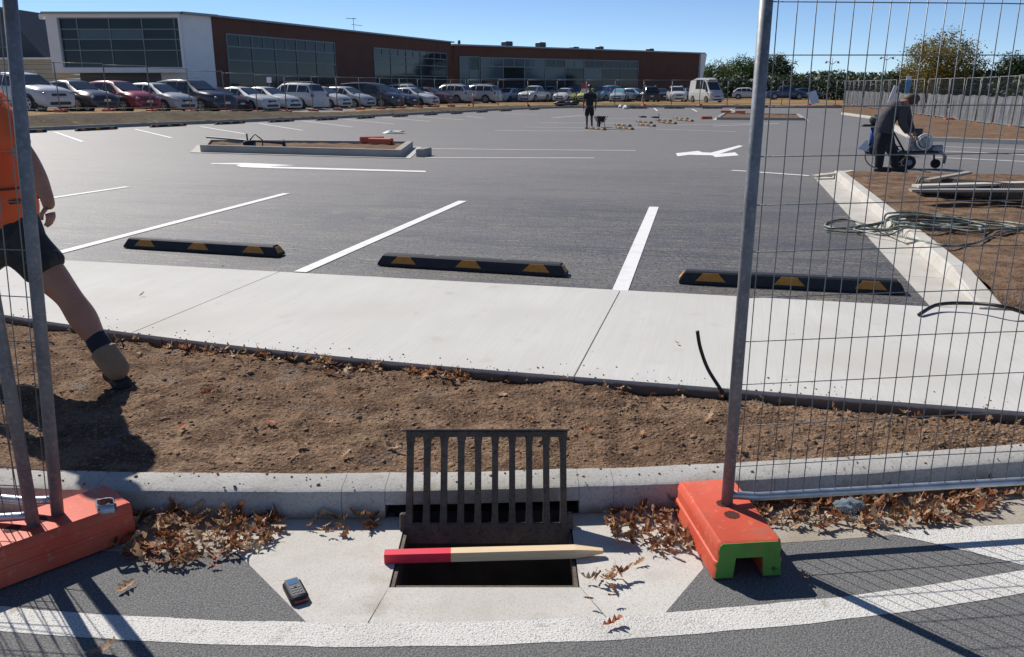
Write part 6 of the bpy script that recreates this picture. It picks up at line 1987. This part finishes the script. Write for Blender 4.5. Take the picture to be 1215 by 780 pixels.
ct = thing('marking_cart', 'dark single-wheeled cart pushed ahead of the far man', 'cart', (cp.x, cp.y, lot_z(cp.x, cp.y) + 0.006), R(8))
ct.scale = (0.8, 0.8, 0.8)
MB().disc((0, 0.25, 0.2), 0.2, (1, 0, 0), 18, 0.09).build('wheel', m['tyre'], ct)
k = MB(); k.add([(-.16, -.2, .3), (.16, -.2, .3), (.16, .3, .3), (-.16, .3, .3), (-.27, -.3, .62), (.27, -.3, .62), (.27, .42, .58), (-.27, .42, .58)], [(3, 2, 1, 0), (4, 5, 6, 7), (0, 1, 5, 4), (1, 2, 6, 5), (2, 3, 7, 6), (3, 0, 4, 7)])
k.build('tray', m['trim'], ct)
for s_ in (-1, 1):
    MB().tube([(s_ * .1, .25, .2), (s_ * .2, -.2, .32), (s_ * .26, -.75, .66)], 0.02, 6).build('handle', m['trim'], ct, True)
    MB().tube([(s_ * .2, -.2, .32), (s_ * .22, -.26, .0)], 0.018, 6).build('leg', m['trim'], ct)

# --- bent worker and the line marking machine
wp = G(1050, 204.5)
Yb = wp.y
bw_ = thing('person', 'worker in dark workwear bent over the line marking machine behind the right fence', 'person', (0, 0, 0))
z0 = lot_z(wp.x, wp.y)
Q = lambda px, py, dy=0.0: P(px, py, Yb + dy)
J = {'pelvis': (Q(1048, 157), (.15, .13)), 'waist': (Q(1052, 143), (.145, .12)), 'chest': (Q(1063, 127), (.165, .125)), 'collar': (Q(1072, 121), (.11, .09)), 'neck': (Q(1077, 120), .055), 'jaw': (Q(1081, 123), (.065, .07)), 'head': (Q(1082, 120), (.08, .09)),
     'sr': (Q(1072, 127, -.17), .065), 'er': (Q(1070, 146, -.2), .048), 'wr': (Q(1078, 158, -.12), .03), 'hr': (Q(1081, 161, -.1), (.03, .04)), 'sl': (Q(1074, 126, .18), .065), 'el': (Q(1078, 145, .2), .048), 'wl': (Q(1084, 158, .12), .03), 'hl': (Q(1087, 161, .1), (.03, .04)),
     'tr': (Q(1044, 172, -.12), .09), 'kr': (Q(1044, 185, -.14), .065), 'cr': (Q(1043, 192, -.14), .055), 'ar': (Q(1042, 202, -.14), .042), 'fr': (Q(1050, 204, -.16), .04), 'tl': (Q(1055, 172, .12), .09), 'kl': (Q(1061, 184, .14), .065), 'cl': (Q(1061, 191, .14), .055), 'al': (Q(1061, 200, .14), .042), 'fl': (Q(1069, 202, .14), .04)}
E_ = [('pelvis', 'waist'), ('waist', 'chest'), ('chest', 'collar'), ('collar', 'neck'), ('neck', 'jaw'), ('jaw', 'head'), ('collar', 'sr'), ('sr', 'er'), ('er', 'wr'), ('wr', 'hr'), ('collar', 'sl'), ('sl', 'el'), ('el', 'wl'), ('wl', 'hl'),
      ('pelvis', 'tr'), ('tr', 'kr'), ('kr', 'cr'), ('cr', 'ar'), ('ar', 'fr'), ('pelvis', 'tl'), ('tl', 'kl'), ('kl', 'cl'), ('cl', 'al'), ('al', 'fl')]
b = skinned(J, E_, 'body', m['skin'], bw_)
f_ = fingers([J['hr'][0], J['hl'][0]], [(.4, .1, -1), (.4, .1, -1)])
f_.ball(J['head'][0] + Vector((.10, 0, -.05)), (.02, .014, .02), 8, 6)
link('body', add_mb(b, f_, m['skin']), bw_)
link('jacket', skinned({'h': (Q(1045, 168), (.165, .15)), 'w': (Q(1050, 145), (.185, .165)), 'm': (Q(1057, 134), (.20, .175)), 'c': (Q(1065, 126), (.20, .17)), 'k': (Q(1072, 122), (.135, .12)), 'sr': (Q(1072, 128, -.17), .092), 'er': (Q(1070, 146, -.2), .078), 'wr': (Q(1077.5, 158.5, -.125), .055), 'sl': (Q(1074, 127, .18), .092), 'el': (Q(1078, 145, .2), .078), 'wl': (Q(1083.5, 158.5, .125), .055)},
     [('h', 'w'), ('w', 'm'), ('m', 'c'), ('c', 'k'), ('k', 'sr'), ('sr', 'er'), ('er', 'wr'), ('k', 'sl'), ('sl', 'el'), ('el', 'wl')], 'jacket', m['overalls'], bw_), bw_)
link('trousers', skinned({'b': (Q(1050, 147), (.16, .14)), 's': (Q(1048, 164), (.175, .16)), 'r': (Q(1044, 173, -.12), .112), 'kr': (Q(1044, 186, -.14), .085), 'hr': (Q(1042, 201, -.14), .078), 'l': (Q(1055, 173, .12), .112), 'kl': (Q(1061, 185, .14), .085), 'hl': (Q(1061, 199, .14), .078)}, [('b', 's'), ('s', 'r'), ('r', 'kr'), ('kr', 'hr'), ('s', 'l'), ('l', 'kl'), ('kl', 'hl')], 'trousers', m['trousers'], bw_), bw_)
k = MB().ball(J['head'][0] + Vector((-.01, 0, .035)), (.145, .125, .10), 14, 9); k.build('hair', m['hair'], bw_, True)
for jx, dy in (('fr', 0), ('fl', 0)):
    p_ = J[jx][0]
    MB().bbox((p_.x - 0.05, p_.y, lot_z(p_.x, p_.y) + 0.055), (.30, .11, .10), .03).build('shoe', m['sole'], bw_)

m['machine_blue'] = pmat('blue_enamel', (0.02, 0.06, 0.22), 0.4)
m['machine_grey'] = pmat('engine_grey', (0.30, 0.31, 0.32), 0.4, [(20, 0.45, 0.65, (0.12, 0.12, 0.13), 0.8)], metallic=0.4)
mp = G(1083, 200)
mc = thing('line_marking_machine', 'wheeled line marking machine with engine and paint pail beside the bent worker', 'line marker', (mp.x, mp.y, lot_z(mp.x, mp.y) + 0.006), R(-5))
MB().bbox((0.0, 0, 0.30), (0.75, 0.36, 0.06), 0.02).build('chassis', m['trim'], mc)
e_ = MB().bbox((0.02, 0, 0.46), (0.34, 0.30, 0.26), 0.03).build('engine', m['machine_grey'], mc)
k = MB()
for i in range(7):
    k.box((0.02, -0.155, 0.37 + i * 0.028), (0.24, 0.02, 0.012))
k.build('cooling_fin', m['galv'], e_)
MB().tube([(0.08 + 0.135 * math.cos(i * math.pi / 10), -0.20, 0.50 + 0.135 * math.sin(i * math.pi / 10)) for i in range(20)], 0.018, 7, closed=True).build('flywheel_guard', m['sign_white'], mc, True)
MB().disc((0.08, -0.19, 0.50), 0.10, (0, 1, 0), 16, 0.05).build('recoil_starter', m['machine_grey'], mc)
MB().disc((0.02, 0.04, 0.66), 0.09, (0, 0, 1), 12, 0.14).build('fuel_tank', m['trim'], mc)
for s_ in (-1, 1):
    wh = MB().disc((-0.18, s_ * 0.24, 0.125), 0.125, (0, 1, 0), 18, 0.07).build('wheel', m['tyre'], mc)
    MB().disc((-0.18, s_ * 0.282, 0.125), 0.055, (0, 1, 0), 12, 0.02).build('rim', m['galv'], wh)
wh = MB().disc((0.40, 0, 0.085), 0.085, (0, 1, 0), 16, 0.05).build('front_wheel', m['tyre'], mc)
MB().bar((0.40, 0.06, 0.085), (0.36, 0.06, 0.34), 0.03, 0.03).build('fork', m['trim'], mc)
MB().tube([(0.30, -0.1, 0.30), (0.44, -0.12, 0.30), (0.52, -0.12, 0.22), (0.50, -0.12, 0.10)], 0.03, 7).build('spray_gun_arm', m['machine_grey'], mc, True)
MB().bbox((0.36, -0.02, 0.38), (0.22, 0.2, 0.12), 0.03).build('pump', m['machine_grey'], mc)
for s_ in (-1, 1):
    MB().tube([(-0.25, s_ * 0.15, 0.32), (-0.52, s_ * 0.2, 0.70), (-0.78, s_ * 0.24, 0.92)], 0.018, 7).build('handlebar', m['trim'], mc, True)
MB().tube([(-0.78, -0.24, 0.92), (-0.78, 0.24, 0.92)], 0.02, 7).build('crossbar', m['trim'], mc)
hp_ = [(-0.3, -0.1, 0.4), (-0.8, -0.2, 0.45), (-0.98, -0.25, 0.25), (-0.85, -0.3, 0.05), (-0.5, -0.3, 0.03), (-0.2, -0.2, 0.25)]
MB().tube(smooth_path([Vector(p_) for p_ in hp_], 8), 0.010, 6).build('hose', m['hose_black'], mc, True)
# second unit behind: blue pump body with a black seat
up = G(1033, 184)
u_ = thing('pump_trolley', 'blue pump unit with black round lid and white bag left of the bent worker', 'pump', (up.x, up.y, lot_z(up.x, up.y) + 0.006), R(0))
MB().tube([(0, 0, 0.12), (0, 0, 0.35), (0, 0, 0.62)], 0.065, 12).build('pump_body', m['machine_blue'], u_, True)
MB().ball((0.06, 0.02, 0.78), (0.17, 0.15, 0.13), 14, 8).build('lid', m['trim'], u_, True)
MB().bbox((-0.12, 0, 0.66), (0.30, 0.12, 0.05), 0.015).build('handle', m['trim'], u_)
k = MB(); k.add([(-.36, -.1, .14), (-.08, -.14, .06), (-.06, .14, .06), (-.12, -.02, .36), (-.10, .08, .34)], [(0, 1, 3), (1, 2, 4, 3), (2, 0, 3, 4), (0, 2, 1)]); k.build('white_bag', m['sign_white'], u_)
for s_ in (-1, 1):
    MB().disc((0.0, s_ * 0.14, 0.10), 0.10, (0, 1, 0), 14, 0.05).build('wheel', m['tyre'], u_)

# ------------------------------------------------------------------ tools and scraps
t0 = P(245, 163, 21.8); t1 = P(336, 170.5, 20.6)
bc = thing('brush_cutter', 'long handled brush cutter lying across the traffic island', 'brush cutter', (0, 0, 0))
zi = 0.05
A_ = Vector((t0.x, t0.y, t0.z)); B_ = Vector((t1.x, t1.y, t1.z))
MB().tube([A_, B_], 0.022, 8).build('shaft', m['trim'], bc, True)
mid = A_.lerp(B_, 0.58)
MB().bbox(mid + Vector((0, -.05, -.10)), (0.28, 0.22, 0.22), 0.04).build('engine', m['trim'], bc, 40)
MB().tube([mid + Vector((.0, 0, .02)), mid + Vector((.15, -.05, .16)), mid + Vector((.32, -.05, .02)), mid + Vector((.30, 0, -.12))], 0.015, 6).build('handle', m['trim'], bc, True)
MB().tube([mid + Vector((-.06, 0, -.02)), mid + Vector((-.06, -.02, .17))], 0.02, 6).build('throttle_grip', m['trim'], bc)
MB().disc(B_ + Vector((.02, 0, -.03)), 0.13, (0.9, .2, .1), 16, 0.07).build('cutting_head', m['trim'], bc)
p_ = G(467, 158.5)
k = MB()
k.grid(lambda u, v: (0.75 * (u - .5), 0.5 * (v - .5), 0.14 * (0.5 + noise.noise((u * 2.2, v * 2.2, 3))) * (1 - abs(2 * u - 1)) + 0.16 * max(0, u - 0.5) * (1 - v) + 0.01), 10, 8)
o = k.build('paper_sheet', m['sign_white']); o.location = (p_.x, p_.y, p_.z + 0.005); o.rotation_euler = (0, 0, R(20))
tag(o, 'crumpled white sheet lying on the asphalt behind the traffic island', 'sheet')
p_ = G(502, 186)
o = MB().bbox((0, 0, 0.085), (0.20, 0.55, 0.17), 0.02).build('kerb_block', m['concrete_far']); o.location = p_ + Vector((0, 0.2, 0)); o.rotation_euler = (0, 0, R(-14))
tag(o, 'loose concrete kerb block at the right end of the traffic island', 'kerb block')
k = MB()
rn = random.Random(8)
for i in range(7):
    k.ball((rn.uniform(-1.6, 1.6), rn.uniform(-.3, .3), 0.14 + rn.uniform(0, .08)), (rn.uniform(.35, .6), .3, rn.uniform(.14, .24)), 10, 6)
p_ = P(676, 125, 74)
o = k.build('dark_sacks', m['trim'], None, True); o.location = (p_.x, 74, bank_z(p_.x, 74)); tag(o, 'heap of dark sacks on the bank left of the far man', 'sacks', kind='stuff')
for px, py, lb in ((762.5, 139.5, 'left of two dark rubber mats flat on the asphalt behind the loose wheel stops'), (777, 140, 'right of two dark rubber mats flat on the asphalt behind the loose wheel stops')):
    p_ = G(px, py); o = MB().bbox((0, 0, 0.04), (0.36, 0.8, 0.08), 0.02).build('rubber_mat', m['rubber']); o.location = p_; tag(o, lb, 'mat')
p_ = G(781.5, 145)
o = MB().tube([(0, 0, 0), (0, 0, 0.42)], 0.02, 6).build('marker_rod', m['trim']); o.location = p_; tag(o, 'thin dark rod standing upright among the loose wheel stops', 'rod')
for px, py, wd, lb in ((742, 129.6, 0.5, 'white kerb offcut lying by the back kerb right of the far man'), (736, 128.2, 0.4, 'small pale lump on the back kerb right of the far man')):
    p_ = G(px, py); k = MB(); rock(k, (0, 0, 0.10), wd * .45, 5); o = k.build('concrete_offcut', m['sign_white']); o.location = p_; tag(o, lb, 'offcut')
p_ = G(1015, 127.5)
for i, (px, py, lb) in enumerate(((992, 128.5, 'red ballast block dumped at the near end of the cloth fence, leftmost'), (1022, 129.5, 'red ballast block dumped beside the cloth fence, second from left'), (1128, 147, 'pinkish red ballast block tipped on the soil below the cloth fence'))):
    p_ = G(px, py); far_foot(p_.x, p_.y, p_.z + 0.15, R(70 + 30 * i), lb, None)
